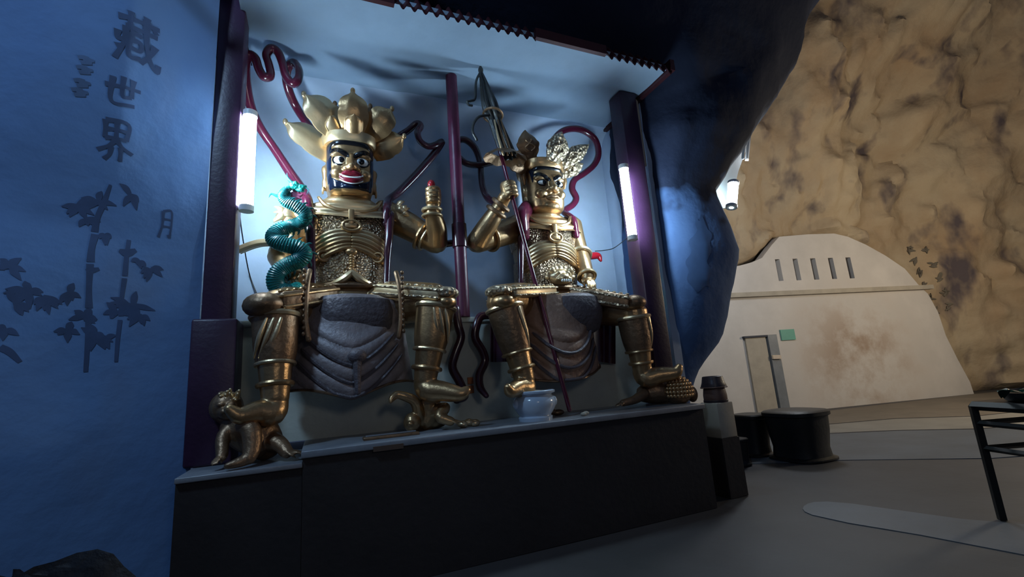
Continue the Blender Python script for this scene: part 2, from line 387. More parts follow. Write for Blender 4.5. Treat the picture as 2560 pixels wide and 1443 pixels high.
# plinth and bench
pl = thing('stone_plinth', 'long dark stone plinth with grey polished top under both statues', 'plinth', (1.75, 4.4, 0))
MB().box((1.755, 4.50, .475), (1.865, .78, .475)).build('riser', M['stone_dark'], pl)
MB().box((1.755, 4.49, .975), (1.875, .80, .025), bev=.008).build('top_slab', M['stone_top'], pl)
MB().box((P(970, 1117, 3.71)[0], 3.70, .955), (.11, .02, .018)).build('plaque', M['plaque'], pl)
pl2 = thing('low_plinth', 'lower dark plinth end under the trampled figure by the left pillar', 'plinth', (-.6, 4.4, 0))
MB().box((-.485, 4.52, .445), (.372, .78, .445)).build('riser', M['stone_dark'], pl2)
MB().box((-.485, 4.51, .905), (.374, .80, .018), bev=.006).build('top_slab', M['stone_top'], pl2)
bench = thing('statue_bench', 'grey green block the two statues sit on', 'bench', (1.4, 4.9, 1.0))
MB().box((1.4, 4.90, 1.50), (2.16, .36, .50)).build('block', M['bench'], bench)
MB().box((1.4, 4.89, 2.03), (2.18, .37, .028), bev=.008).build('top_edge', M['bench'], bench)

# pillars
def pillar(label, x, y, rx, ry, z0, z1, m, base=True):
    t = thing('red_pillar', label, 'pillar', (x, y, z0), 'red pillars of the shrine')
    MB().box((x, y, (z0 + z1) / 2), (rx, ry, (z1 - z0) / 2), bev=.02).build('shaft', m, t)
    if base: MB().box((x, y, z0 + .55), (rx + .05, ry + .05, .55), bev=.02).build('base', m, t)
    return t
pillar('dark maroon square pillar beside the painted wall and left lamp', -.765, 4.32, .105, .12, .925, 5.7, M['pillar_dark'])
pillar('maroon square pillar on the right beside the shorter lit lamp', 3.62, 4.32, .13, .12, 1.0, 4.9, M['pillar_dark'], False)
pp = thing('red_pole', 'slim crimson round pole standing between the two gold statues', 'pillar', (1.385, 4.56, 2.06))
MB().tube([(1.385, 4.56, 2.06), (1.385, 4.56, 4.9)], .066, 24, 1, rounded=False).build('shaft', M['pillar'], pp)
pc = P(1150, 590, 4.56)[2]
MB().tube([(1.385, 4.56, pc - .13), (1.385, 4.56, pc + .13)], .082, 24, 1, rounded=False).build('coupling', M['scarf_dark'], pp)

# ---- painted cave wall on the left
WO = A(-.90, 4.22, 0); wa = math.radians(15.5); WD = A(-math.cos(wa), -math.sin(wa), 0); WN = A(math.sin(wa), -math.cos(wa), 0)
def wall_h(u, z):
    crease = 2.55 + .16 * u
    h = .05 * fbm(u * .5, z * .5, 3, 2) + .018 * fbm(u * 1.5, z * 1.5, 8, 1)
    h += .16 * max(0, z - crease) ** 1.1
    return h * min(1, .35 + u * 1.2)
def wall_p(u, z, off=0): return WO + WD * u + A(0, 0, z) + WN * (wall_h(u, z) + off)
wl = MB().grid(lambda a, b: wall_p(-.02 + 7.0 * a, -.05 + 8.0 * b), 230, 220, tuple(-.4 * WN)).build('wall_left', M['wall_mural'])
tag(wl, 'cave wall tinted with blue glare, painted with bamboo and large characters', None, None, 'structure')
def on_wall(x, y):
    off = 0.0
    for _ in range(12):
        q = PPL(x, y, WO + WN * off, WN); u = (q - WO).dot(WD); z = q[2]; off = wall_h(u, z)
    return u, z
def stroke(mb, pts, wid, jit=.0):
    """brush stroke in (u,z) wall space"""
    p = catmull(np.array([(a, b, c) for (a, b), c in zip(pts, wid)]), 6)
    t = np.gradient(p[:, :2], axis=0); t /= np.linalg.norm(t, axis=1)[:, None] + 1e-9
    rows = []
    for i in range(len(p)):
        nx, nz = -t[i][1], t[i][0]; hw = max(.003, p[i][2])
        rows.append([wall_p(p[i][0] + nx * hw * k, p[i][1] + nz * hw * k, .0028) for k in (-1, -.5, 0, .5, 1)])
    vs = [q for r in rows for q in r]
    mb.add(vs, [(i * 5 + j, i * 5 + j + 1, i * 5 + j + 6, i * 5 + j + 5) for i in range(len(rows) - 1) for j in range(4)])
CH = {
 'zang': [[(.02, .86), (.98, .90)], [(.30, 1.02), (.30, .76)], [(.68, 1.04), (.66, .78)], [(.20, .70), (.95, .72)], [(.22, .70), (.19, .35), (.02, .0)],
          [(.04, .58), (.04, .42), (.16, .42)], [(.02, .25), (.16, .28)], [(.32, .60), (.32, .14), (.60, .14)], [(.32, .60), (.58, .60)], [(.34, .46), (.57, .46), (.57, .30), (.34, .30)],
          [(.66, .98), (.72, .45), (.84, .14), (1.0, .0), (1.02, .16)], [(.92, .52), (.80, .28), (.60, .06)], [(.84, .86), (.92, .78)]],
 'shi': [[(.0, .60), (1.0, .66)], [(.20, .92), (.21, .08), (.86, .08)], [(.50, 1.0), (.50, .34), (.76, .35)], [(.78, .98), (.76, .34)]],
 'jie': [[(.18, .98), (.20, .54)], [(.18, .98), (.82, .98), (.80, .54)], [(.20, .76), (.80, .77)], [(.20, .54), (.80, .55)], [(.50, .98), (.50, .54)],
         [(.50, .52), (.32, .34), (.02, .20)], [(.52, .52), (.70, .36), (1.0, .22)], [(.38, .34), (.36, .14), (.22, .0)], [(.66, .34), (.66, .0)]],
 'yue': [[(.25, 1), (.24, .45), (.02, .0)], [(.25, 1), (.88, 1), (.86, .06), (.72, .12)], [(.27, .70), (.84, .70)], [(.27, .42), (.84, .42)]],
}
def character(key, cx, cy, wpx, hpx, label, m='ink', fat=.075):
    u0, z0 = on_wall(cx, cy); uL, _ = on_wall(cx - wpx / 2, cy); uR, _ = on_wall(cx + wpx / 2, cy); _, zt = on_wall(cx, cy - hpx / 2); _, zb = on_wall(cx, cy + hpx / 2)
    W, H = abs(uL - uR), abs(zt - zb); mb = MB()
    for s in CH[key]:
        if len(s) == 2: s = [s[0], ((s[0][0] + s[1][0]) / 2, (s[0][1] + s[1][1]) / 2 + .012), s[1]]
        k = len(s); wd = [fat * W * (1.25 if i == 0 else .75 if i < k - 1 else .95) for i in range(k)]
        stroke(mb, [(u0 - (x - .5) * W, z0 + (y - .5) * H) for x, y in s], wd)
    o = mb.build('painted_character', M[m], wl); o['label'] = label
character('zang', 345, 102, 112, 125, 'large dark blue brushed character at the top of the column')
character('shi', 307, 228, 92, 74, 'dark blue brushed character in the middle of the column')
character('jie', 289, 352, 92, 100, 'dark blue brushed character at the foot of the column')
character('yue', 414, 562, 34, 66, 'small dark brushed character beside the bamboo', fat=.10)
mb = MB()
for k, (x, y) in enumerate([(216, 148), (212, 172), (206, 205), (200, 228)]):
    for dx, dy in ((-7, -4), (6, 3), (0, 9)):
        u, z = on_wall(x + dx, y + dy); stroke(mb, [(u + .03, z - .01), (u, z), (u - .03, z + .004)], [.012, .015, .01])
o = mb.build('painted_inscription', M['ink_pale'], wl); o['label'] = 'faint small inscription left of the large characters'
mb = MB(); rb = random.Random(3)
def wline(px, wd): stroke(mb, [on_wall(*q) for q in px], wd)
wline([(276, 462), (258, 510), (243, 545), (236, 580)], [.008, .016, .016, .02]); wline([(238, 586), (229, 620), (226, 655)], [.022, .018, .022])
wline([(225, 660), (222, 720), (222, 770)], [.020, .015, .02]); wline([(222, 776), (219, 850), (214, 930)], [.018, .014, .012])
wline([(322, 600), (316, 640), (312, 690)], [.012, .013, .016]); wline([(311, 696), (304, 745), (302, 790)], [.015, .012, .015]); wline([(300, 800), (294, 850), (290, 905)], [.013, .012, .01])
wline([(298, 626), (318, 632), (340, 625)], [.012, .03, .012]); wline([(215, 672), (228, 676), (248, 672)], [.01, .02, .01]); wline([(0, 868), (24, 880), (50, 905)], [.02, .02, .012])
clusters = [(242, 505, 46, 8), (196, 520, 40, 7), (215, 550, 32, 4), (330, 488, 46, 5), (378, 672, 40, 8), (348, 652, 26, 3), (20, 668, 50, 7), (70, 728, 55, 10), (110, 745, 50, 8), (170, 735, 40, 5),
            (330, 766, 55, 10), (350, 790, 40, 6), (212, 795, 45, 7), (236, 842, 50, 8), (170, 828, 34, 5), (12, 826, 36, 6), (262, 588, 30, 4), (290, 780, 40, 6), (40, 760, 44, 6), (258, 850, 36, 4)]
for cx, cy, L, n in clusters:
    for k in range(n):
        a = rb.uniform(.05, PI - .05) + rb.choice([0, 0, 0, PI * .9]); l = L * rb.uniform(.6, 1.15)
        x1, y1 = cx + l * math.cos(a), cy + l * math.sin(a) * .75
        wline([(cx + rb.uniform(-8, 8), cy + rb.uniform(-6, 6)), ((cx + x1) / 2, (cy + y1) / 2 - 3), (x1, y1)], [.009, .020, .003])
o = mb.build('painted_bamboo', M['ink'], wl); o['label'] = 'dark blue ink bamboo stems and leaves painted on the wall'

# dark boulder at the foot of the painted wall
def boulder(u, v):
    a, b = 2 * PI * u, PI / 2 * v; r = 1 + .16 * fbm(math.cos(a) * 2, math.sin(a) * 2, v * 3)
    return A(-1.22 + .78 * r * math.cos(a) * math.cos(b), 2.85 + .34 * r * math.sin(a) * math.cos(b), -.02 + .70 * r * math.sin(b))
tag(MB().grid(boulder, 48, 20).build('boulder', M['rock_dark']), 'low black boulder at the foot of the bamboo wall', 'rock')

# ---- rock mass right of the niche (plastered below, bare above), leaning out over the chamber
EDGE = [(-.2, 4.30), (.5, 4.28), (.95, 4.29), (1.34, 4.53), (1.7, 4.88), (2.05, 5.07), (2.45, 5.25), (2.83, 5.36), (3.2, 5.27), (3.7, 5.12), (4.1, 5.45), (4.46, 5.82), (5.2, 6.45), (5.92, 7.03), (6.9, 7.55), (7.84, 8.3), (9.5, 9.2)]
ez, ex = zip(*EDGE); rr = []
for z in np.linspace(-.2, 9.5, 90):
    xr = float(np.interp(z, ez, ex)); xl = 3.86 if z < 5.0 else 3.86 - (z - 5.0) * 2.0; cx = (xl + xr) / 2; hw = (xr - xl) / 2; ring = []
    dy = max(.25, min(.9, hw * .9)) * (1 if z < 5 else 1 + (z - 5) * .25)
    for a in np.arange(56) * 2 * PI / 56:
        ca, sa = math.cos(a), math.sin(a)
        x = cx + hw * math.copysign(abs(ca) ** .75, ca); y = 4.75 + dy * math.copysign(abs(sa) ** .85, sa) - (max(0, z - 4.6) * .12)
        k = .05 if z < 3.6 else .12 * min(1, .4 + (z - 3.6))
        ring.append(A(x + .5 * k * fbm(x, y, z * 1.3), y + k * fbm(x * 1.2, z * 1.2, y + 5), z))
    rr.append(ring)
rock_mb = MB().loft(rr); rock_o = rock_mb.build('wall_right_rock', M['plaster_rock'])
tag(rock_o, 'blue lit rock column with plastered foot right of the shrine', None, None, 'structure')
# faint painted figure on the plaster
rock_bvh = BVHTree.FromPolygons([Vector(v) for v in rock_mb.v], rock_mb.f)
def on_rock(x, y):
    d = Vector(ray(x, y)).normalized(); h = rock_bvh.ray_cast(Vector(EYE), d); return np.array(h[0] - d * .006) if h[0] else P(x, y, 4.2)
def robe_fig(u, v):
    hw = float(np.interp(v, [0, .06, .14, .17, .22, .3, .5, .8, 1], [5, 12, 13, 13, 20, 27, 25, 30, 22])) * (1 + .18 * math.sin(v * 23 + u * 3)); return on_rock(1750 + (u - .5) * 2 * hw + 5 * math.sin(v * 7), 545 + 178 * v + 8 * math.sin(u * 6))
o = MB().grid(robe_fig, 10, 30).build('painted_figure', M['wash'], rock_o); o['label'] = 'faint dark blue robed figure painted on the plaster'
# dark cave roof over and behind the shrine
def roof_fn(u, v):
    s = v; y = 6.4 - 8.5 * s; z = 4.7 + 4.6 * s ** .55; yy = max(y, .8)
    xm = min(9.5, float(np.interp(1.4 + (z - 1.4) * 4.4 / yy, ez, ex)) * yy / 4.4 - .45); x = -9 + (xm + 9) * u
    n = fbm(x * .5, y * .5, z * .5, 5)
    return A(x, y + .4 * n, z + .5 * n + .25 * abs(fbm(x * 1.4, y * 1.1, 5)))
tag(MB().grid(roof_fn, 110, 70, (0, 0, .4)).build('ceiling_cave', M['rock_dark']), 'dark cave roof above the shrine', None, None, 'structure')

# ---- further chamber: facade and warm rock dome
FO = A(9.704, 8.899, 0); FD = A(17.167 - 9.704, 7.344 - 8.899, 0); FD /= np.linalg.norm(FD); FN = A(FD[1], -FD[0], 0)
if FN[1] > 0: FN = -FN
def FP(x, y, off=0): return PPL(x, y, FO + FN * off, FN)
def fuv(x, y): q = FP(x, y); return (q - FO).dot(FD), q[2]
outline = [(1700, 1062), (1955, 1036), (2200, 1012), (2435, 985), (2425, 955), (2395, 900), (2365, 840), (2345, 780), (2320, 735), (2296, 712), (2262, 672), (2215, 640), (2165, 612), (2120, 592), (2085, 584), (2020, 586), (1948, 592), (1930, 612), (1905, 645), (1880, 656), (1850, 664), (1700, 690)]
slits = [[(1938, 650), (1950, 650), (1958, 703), (1947, 704)], [(1982, 648), (1994, 648), (2003, 700), (1991, 702)], [(2026, 646), (2038, 645), (2048, 698), (2035, 700)], [(2070, 644), (2082, 643), (2092, 696), (2080, 698)], [(2114, 643), (2126, 642), (2136, 695), (2124, 697)]]
doorpx = [(1866, 842), (1936, 836), (1968, 1034), (1886, 1043)]
def fpt(u, z, off=0): return FO + FD * u + A(0, 0, z) + FN * off
def rect(px):
    q = [fuv(*a) for a in px]; us = sorted(a[0] for a in q); zs = sorted(a[1] for a in q)
    return (us[0] + us[1]) / 2, (us[2] + us[3]) / 2, (zs[0] + zs[1]) / 2, (zs[2] + zs[3]) / 2
ou = [fuv(*a) for a in outline]; ou = [(u, max(z, -.02)) for u, z in ou]
SR = [rect(s) for s in slits]; s0 = np.mean([r[2] for r in SR]); s1 = np.mean([r[3] for r in SR]); SR = [(r[0], r[1], s0, s1) for r in SR]
DR = rect(doorpx); DR = (DR[0], DR[1], .0, DR[3])
polys = [ou] + [[(a, z0), (b, z0), (b, z1), (a, z1)] for a, b, z0, z1 in SR]
flat = [q for p in polys for q in p]
tri = tessellate_polygon([[Vector((u, z, 0)) for u, z in p] for p in polys])
mb = MB(); n = len(flat)
vs = [fpt(u, z) for u, z in flat] + [fpt(u, z, -.28) for u, z in flat]
fs = [tuple(t) for t in tri] + [tuple(i + n for i in t)[::-1] for t in tri]; b = 0
for p in polys:
    k = len(p); fs += [(b + i, b + (i + 1) % k, b + (i + 1) % k + n, b + i + n) for i in range(k)]; b += k
mb.add(vs, fs)
stain = FP(2150, 900)
fac = mb.build('wall_far', facade_mat(stain, stain[2], FD), smooth=False)
tag(fac, 'pale stained cement facade filling the far cave mouth', None, None, 'structure')
for k, (a, bb, z0, z1) in enumerate(SR):
    mb = MB(); mb.slab([fpt(a - .02, z0 - .02, -.16), fpt(bb + .02, z0 - .02, -.16), fpt(bb + .02, z1 + .02, -.16), fpt(a - .02, z1 + .02, -.16)], -.05 * FN)
    mb.build('slot_shade', M['slot'], fac)  # dark sheet standing in for the shade inside the slit
q0, q1 = fuv(1700, 752), fuv(2305, 712); zl = (q0[1] + q1[1]) / 2; u1 = q1[0]
mb = MB(); mb.slab([fpt(q0[0], zl - .07, -.02), fpt(u1 + .25, zl - .07, -.02), fpt(u1 + .25, zl + .05, -.02), fpt(q0[0], zl + .05, -.02)], .14 * FN); mb.build('ledge', M['beige'], fac)
# door: leaf, dark jamb, handle
door = thing('door_1', 'pale flush door with dark side jamb in the far facade', None, tuple(fpt((DR[0] + DR[1]) / 2, 0))); door['kind'] = 'structure'
du = DR[1] - DR[0]
MB().slab([fpt(DR[0], .03, .005), fpt(DR[0] + du * .66, .03, .005), fpt(DR[0] + du * .66, DR[3] - .05, .005), fpt(DR[0], DR[3] - .05, .005)], .05 * FN).build('leaf', M['beige'], door)
MB().slab([fpt(DR[0] + du * .70, .0, .005), fpt(DR[1], .0, .005), fpt(DR[1], DR[3], .005), fpt(DR[0] + du * .70, DR[3], .005)], .10 * FN).build('jamb', M['grey_metal'], door)
MB().slab([fpt(DR[0] - .05, DR[3] - .045, .005), fpt(DR[0] + du * .70, DR[3] - .045, .005), fpt(DR[0] + du * .70, DR[3], .005), fpt(DR[0] - .05, DR[3], .005)], .09 * FN).build('gap_shade', M['slot'], door)  # dark strip standing in for the shaded gap above the door
hq = fuv(1932, 893)
MB().slab([fpt(hq[0] - .12, hq[1] - .05, .10), fpt(hq[0] + .12, hq[1] - .06, .10), fpt(hq[0] + .12, hq[1] + .04, .10), fpt(hq[0] - .12, hq[1] + .05, .10)], .06 * FN).build('handle', M['brass'], door)
sq = rect([(1949, 825), (1984, 823), (1986, 850), (1952, 851)])
sg = thing('wall_sign', 'small green square sign right of the far door', 'sign', tuple(fpt((sq[0] + sq[1]) / 2, sq[2], .03)))
MB().slab([fpt(sq[0], sq[2], .005), fpt(sq[1], sq[2], .005), fpt(sq[1], sq[3], .005), fpt(sq[0], sq[3], .005)], .03 * FN).build('panel', M['green_sign'], sg)

_top = sorted([q for q in ou if q[1] > 1.0] + [(ou[3][0], 0.0)]); OU = [q[0] for q in _top]; OZ = [q[1] for q in _top]
def dome_fn(u, v):
    a = -7 + 26 * u; z = -.05 + 15 * v
    o = .35 + (-.75) * 1.0
    o += 0.075 * max(0, z - 3.2) ** 1.75 + .9 * math.exp(-((a - 13) / 3.5) ** 2) * min(1, z / 2)
    if a < 1.5: o += .28 * (1.5 - a) * min(1, z / 4)
    if a > 9.0: o += .16 * (a - 9.0) ** 1.3
    n = fbm(a * .32, z * .32, 1.7, 5); r = math.sqrt(fbm(a * .7 + z * .45, z * .65 - a * .25, 6.0, 3) ** 2 + .02)
    k = min(1, .15 + max(0, z - 2.5) * .35 + max(0, a - 7.5) * .3)
    zt = float(np.interp(a, OU, OZ)); inside = max(0, min(1, (zt - z) / .5 + .4))
    return fpt(a, z, (o + k * (.9 * n + .55 * r)) * (1 - inside) - .95 * inside)
tag(MB().grid(dome_fn, 190, 130, tuple(-.5 * FN)).build('wall_far_rock', M['rock_warm']), 'warm lit limestone bulging over the far chamber', None, None, 'structure')

dome_mb = MB().grid(dome_fn, 190, 130); dome_bvh = BVHTree.FromPolygons([Vector(v) for v in dome_mb.v], dome_mb.f)
dome_o = bpy.data.objects['wall_far_rock']
def on_dome(x, y):
    d = Vector(ray(x, y)).normalized(); h = dome_bvh.ray_cast(Vector(EYE), d); return np.array(h[0] - d * .03) if h[0] else FP(x, y)
rg = random.Random(4)
for x0, y0, x1, y1, n in ((2276, 622, 2352, 806, 6), (2318, 628, 2388, 800, 5)):
    for k in range(n):
        cx_, cy_ = x0 + (x1 - x0) * k / n, y0 + (y1 - y0) * k / n; g = MB()
        for q in range(5):
            a = rg.choice([0.15, 1.4, 1.9, .1, 2.6]); L = rg.uniform(7, 12); ox, oy = rg.uniform(-6, 6), rg.uniform(-7, 7)
            g.tube([on_dome(cx_ + ox - L * math.cos(a) * t, cy_ + oy - L * math.sin(a) * t) for t in (-.8, -.2, .4, .8)], [.015, .032, .030, .012], 6, 2, flat=.5)
        g.build('painted_character', M['ink_far'], dome_o)
# tan batten beside the right pillar
c = P(1592, 330, 4.36); zb, zt = P(1597, 420, 4.36)[2], P(1586, 258, 4.36)[2]
tag(MB().box((3.80, 4.30, (zb + zt) / 2), (.045, .02, (zt - zb) / 2), bev=.008).build('trim_6', M['beige']), 'tan wooden batten beside the right maroon pillar', None, None, 'structure')

# ------------------------------------------------------------------ lamps
def batten(label, c0, c1, wid, m, side, group, name='fluorescent_lamp', back=A(0, 1, 0)):
    c0, c1 = A(*c0), A(*c1); t = thing(name, label, 'lamp', tuple(c0), group); d = (c1 - c0) / np.linalg.norm(c1 - c0)
    MB().tube([c0, c1], wid, 16, 1, rounded=True).build('tube', m, t)
    for c, s in ((c0, -1), (c1, 1)):
        MB().tube([c + d * s * .01, c + d * s * .06], wid * 1.12, 16, 1, rounded=False).build('end_cap', M['lampwhite'], t)
    rotm = None
    mid = (c0 + c1) / 2 + back * (wid * 1.0 + .02)
    MB().tube([mid - (c1 - c0) * .53, mid + (c1 - c0) * .53], wid * .7, 4, 1, rounded=False).build('housing', M['lampwhite'], t)
    return t
a, b2 = P(610, 512, 4.25), P(618, 294, 4.25)
batten('tall bright fluorescent tube on the left maroon pillar', (-.595, 4.25, a[2]), (-.595, 4.25, b2[2]), .052, M['tube'], 1, 'fluorescent lamps of the shrine', back=A(-.7, .7, 0))
a, b2 = P(1580, 588, 4.10), P(1560, 425, 4.10)
batten('slanting bright fluorescent tube on the right maroon pillar', ((a[0] + b2[0]) / 2, 4.10, a[2]), ((a[0] + b2[0]) / 2, 4.10, b2[2]), .052, M['tube'], -1, 'fluorescent lamps of the shrine', back=A(.6, .8, 0))
a, b2 = P(1829, 512, 5.4), P(1833, 462, 5.4)
batten('glowing lamp low behind the edge of the rock column', tuple(a), tuple(b2), .085, M['far_tube'], 1, 'lamps behind the rock column', back=A(.9, .3, 0))
ft = thing('lamp_panel', 'white twin tube lamp high behind the edge of the rock column', 'lamp', tuple(P(1862, 400, 5.6)), 'lamps behind the rock column')
for dx in (0, 9):
    MB().tube([P(1857 + dx, 396, 5.6), P(1863 + dx, 344, 5.6)], .028, 12, 1).build('tube', M['lampwhite'], ft)
MB().slab([P(x, y, 5.85) for x, y in ((1876, 338), (1866, 374), (1846, 428), (1838, 462), (1834, 520), (1808, 520), (1790, 480), (1800, 420), (1840, 360))], (0, .04, 0)).build('lit_patch', M['lampwhite'], ft)  # white sheet added in the shape of the lamplit rock face
MB().tube([P(1867, 400, 5.68), P(1873, 340, 5.68)], .045, 4, 1, rounded=False).build('housing', M['lampwhite'], ft)

# ------------------------------------------------------------------ statue helpers
def bvh_of(me): return BVHTree.FromPolygons([v.co.copy() for v in me.vertices], [tuple(p.vertices) for p in me.polygons])
def surf(bvh, x, z, y0=3.0, off=0.0, ydef=4.6):
    h = bvh.ray_cast(Vector((x, y0, z)), Vector((0, 1, 0)))
    if h[0] is None: return A(x, ydef, z)
    return A(x, h[0].y - off, z)
def decal(bvh, fn, nu, nv, thick, y0, name, m, parent, lift=.004):
    """thin raised patch following the surface; fn(u,v)->(x,z) world"""
    def g(u, v):
        x, z = fn(u, v); e = min(1, 6 * min(u, 1 - u) + .15, 6 * min(v, 1 - v) + .15)
        return surf(bvh, x, z, y0, lift + thick * e, y0 + .4)
    return MB().grid(g, nu, nv, (0, .012, 0)).build(name, m, parent)
def hand_shells(mb, wrist, d, nrm, L, curl=.9, thumb=1, spread=1.0, wid=None):
    """palm from wrist along d, palm facing nrm; fingers curl towards nrm"""
    d = A(*d) / np.linalg.norm(d); nrm = A(*nrm); nrm = nrm - d * nrm.dot(d); nrm /= np.linalg.norm(nrm); s = np.cross(d, nrm)
    W = wid or L * .46; pl = L * .48
    ringz = []
    for t, k in ((0, .62), (.15, .72), (.5, .95), (.85, 1.0), (1, .9)):
        c = wrist + d * pl * t
        ringz.append([c + s * W * .5 * k * math.cos(q) + nrm * L * .10 * (1.15 - .25 * t) * math.sin(q) for q in np.arange(16) * 2 * PI / 16])
    mb.loft(ringz)
    for i, (off, ln) in enumerate(((-.375, .40), (-.125, .47), (.125, .45), (.375, .36))):
        p = wrist + d * pl * .93 + s * W * off * spread; q = [p]; ang = .12; cur = p; segs = (.42, .33, .25)
        for k, g in enumerate(segs):
            ang += curl * (.55, 1.0, .7)[k]
            cur = cur + (d * math.cos(ang) + nrm * math.sin(ang)) * ln * L * g; q.append(cur)
        mb.tube(q, [L * .058, L * .056, L * .05, L * .043], 10, 3)
    p = wrist + d * pl * .25 + s * W * .40 * thumb
    q = [p, p + s * W * .22 * thumb + d * L * .14 + nrm * L * .06, p + s * W * .16 * thumb + d * L * .27 + nrm * L * .16, p + s * W * .0 * thumb + d * L * .36 + nrm * L * .22]
    mb.tube(q, [L * .08, L * .068, L * .058, L * .048], 10, 3)

def grip_shells(mb, c, axis, palm, front, k=1.0):
    """fist closed round an axis; palm = side of the axis the palm lies on, front = knuckle side"""
    ax = A(*axis) / np.linalg.norm(axis); pv = A(*palm); pv = pv - ax * pv.dot(ax); pv /= np.linalg.norm(pv); fv = A(*front); fv = fv - ax * fv.dot(ax) - pv * fv.dot(pv); fv /= np.linalg.norm(fv)
    q = lambda a, b, h: c + (pv * a + fv * b + ax * h) * k
    mb.loft([[q(.062 + .040 * r * math.cos(t), .0 + .060 * r * math.sin(t), h) for t in np.arange(16) * 2 * PI / 16] for h, r in ((-.105, .75), (-.07, 1), (0, 1.08), (.06, 1.05), (.095, .8))])
    for i, ln in enumerate((.92, 1.0, .98, .86)):
        h = (.070, .024, -.022, -.066)[i]
        mb.tube([q(.060, .045, h), q(.020, .072 * ln, h), q(-.040, .050 * ln, h - .003), q(-.058 * ln, .005, h - .006), q(-.040, -.030, h - .006)], [.0235 * k, .0245 * k, .0225 * k, .021 * k, .018 * k], 10, 3)
    mb.tube([q(.075, -.03, -.03), q(.045, -.060, .02), q(.0, -.055, .070), q(-.020, -.035, .10)], [.030 * k, .028 * k, .024 * k, .019 * k], 10, 3)
HEADTAB = [(-.285, .12, .13, 0, -.04), (-.272, .185, .19, 0, -.02), (-.24, .215, .225, 0, -.01), (-.18, .228, .24, 0, 0), (-.10, .232, .245, 0, 0), (0, .234, .248, 0, 0), (.10, .236, .25, 0, 0.005), (.20, .238, .25, 0, .01), (.28, .235, .245, 0, .01), (.36, .20, .21, 0, .02), (.42, .11, .12, 0, .02)]
def head_shells(mb, c, stern=False):
    c = A(*c); mb.rings(HEADTAB, c, 40, 3.0)
    for s in (-1, 1):
        mb.ell(c + A(s * .125, -.205, -.085), (.075, .062, .065))
        mb.ell(c + A(s * .105, -.215, .115), (.10, .05, .038), Matrix.Rotation(s * .22, 3, 'Y').to_quaternion())
        mb.ell(c + A(s * .045, -.265, -.052), (.042, .04, .034))
        mb.ell(c + A(s * .245, .01, .0), (.028, .06, .085)); mb.ell(c + A(s * .250, .0, -.125), (.022, .035, .08))
        mb.ell(c + A(s * .258, -.012, .02), (.02, .03, .05))
    mb.tube([c + A(0, -.235, .10), c + A(0, -.265, .03), c + A(0, -.300, -.045)], [.030, .036, .046], 14, 4)
    mb.ell(c + A(0, -.205, -.235), (.11, .06, .05)); mb.ell(c + A(0, -.225, -.145), (.10, .035, .05))

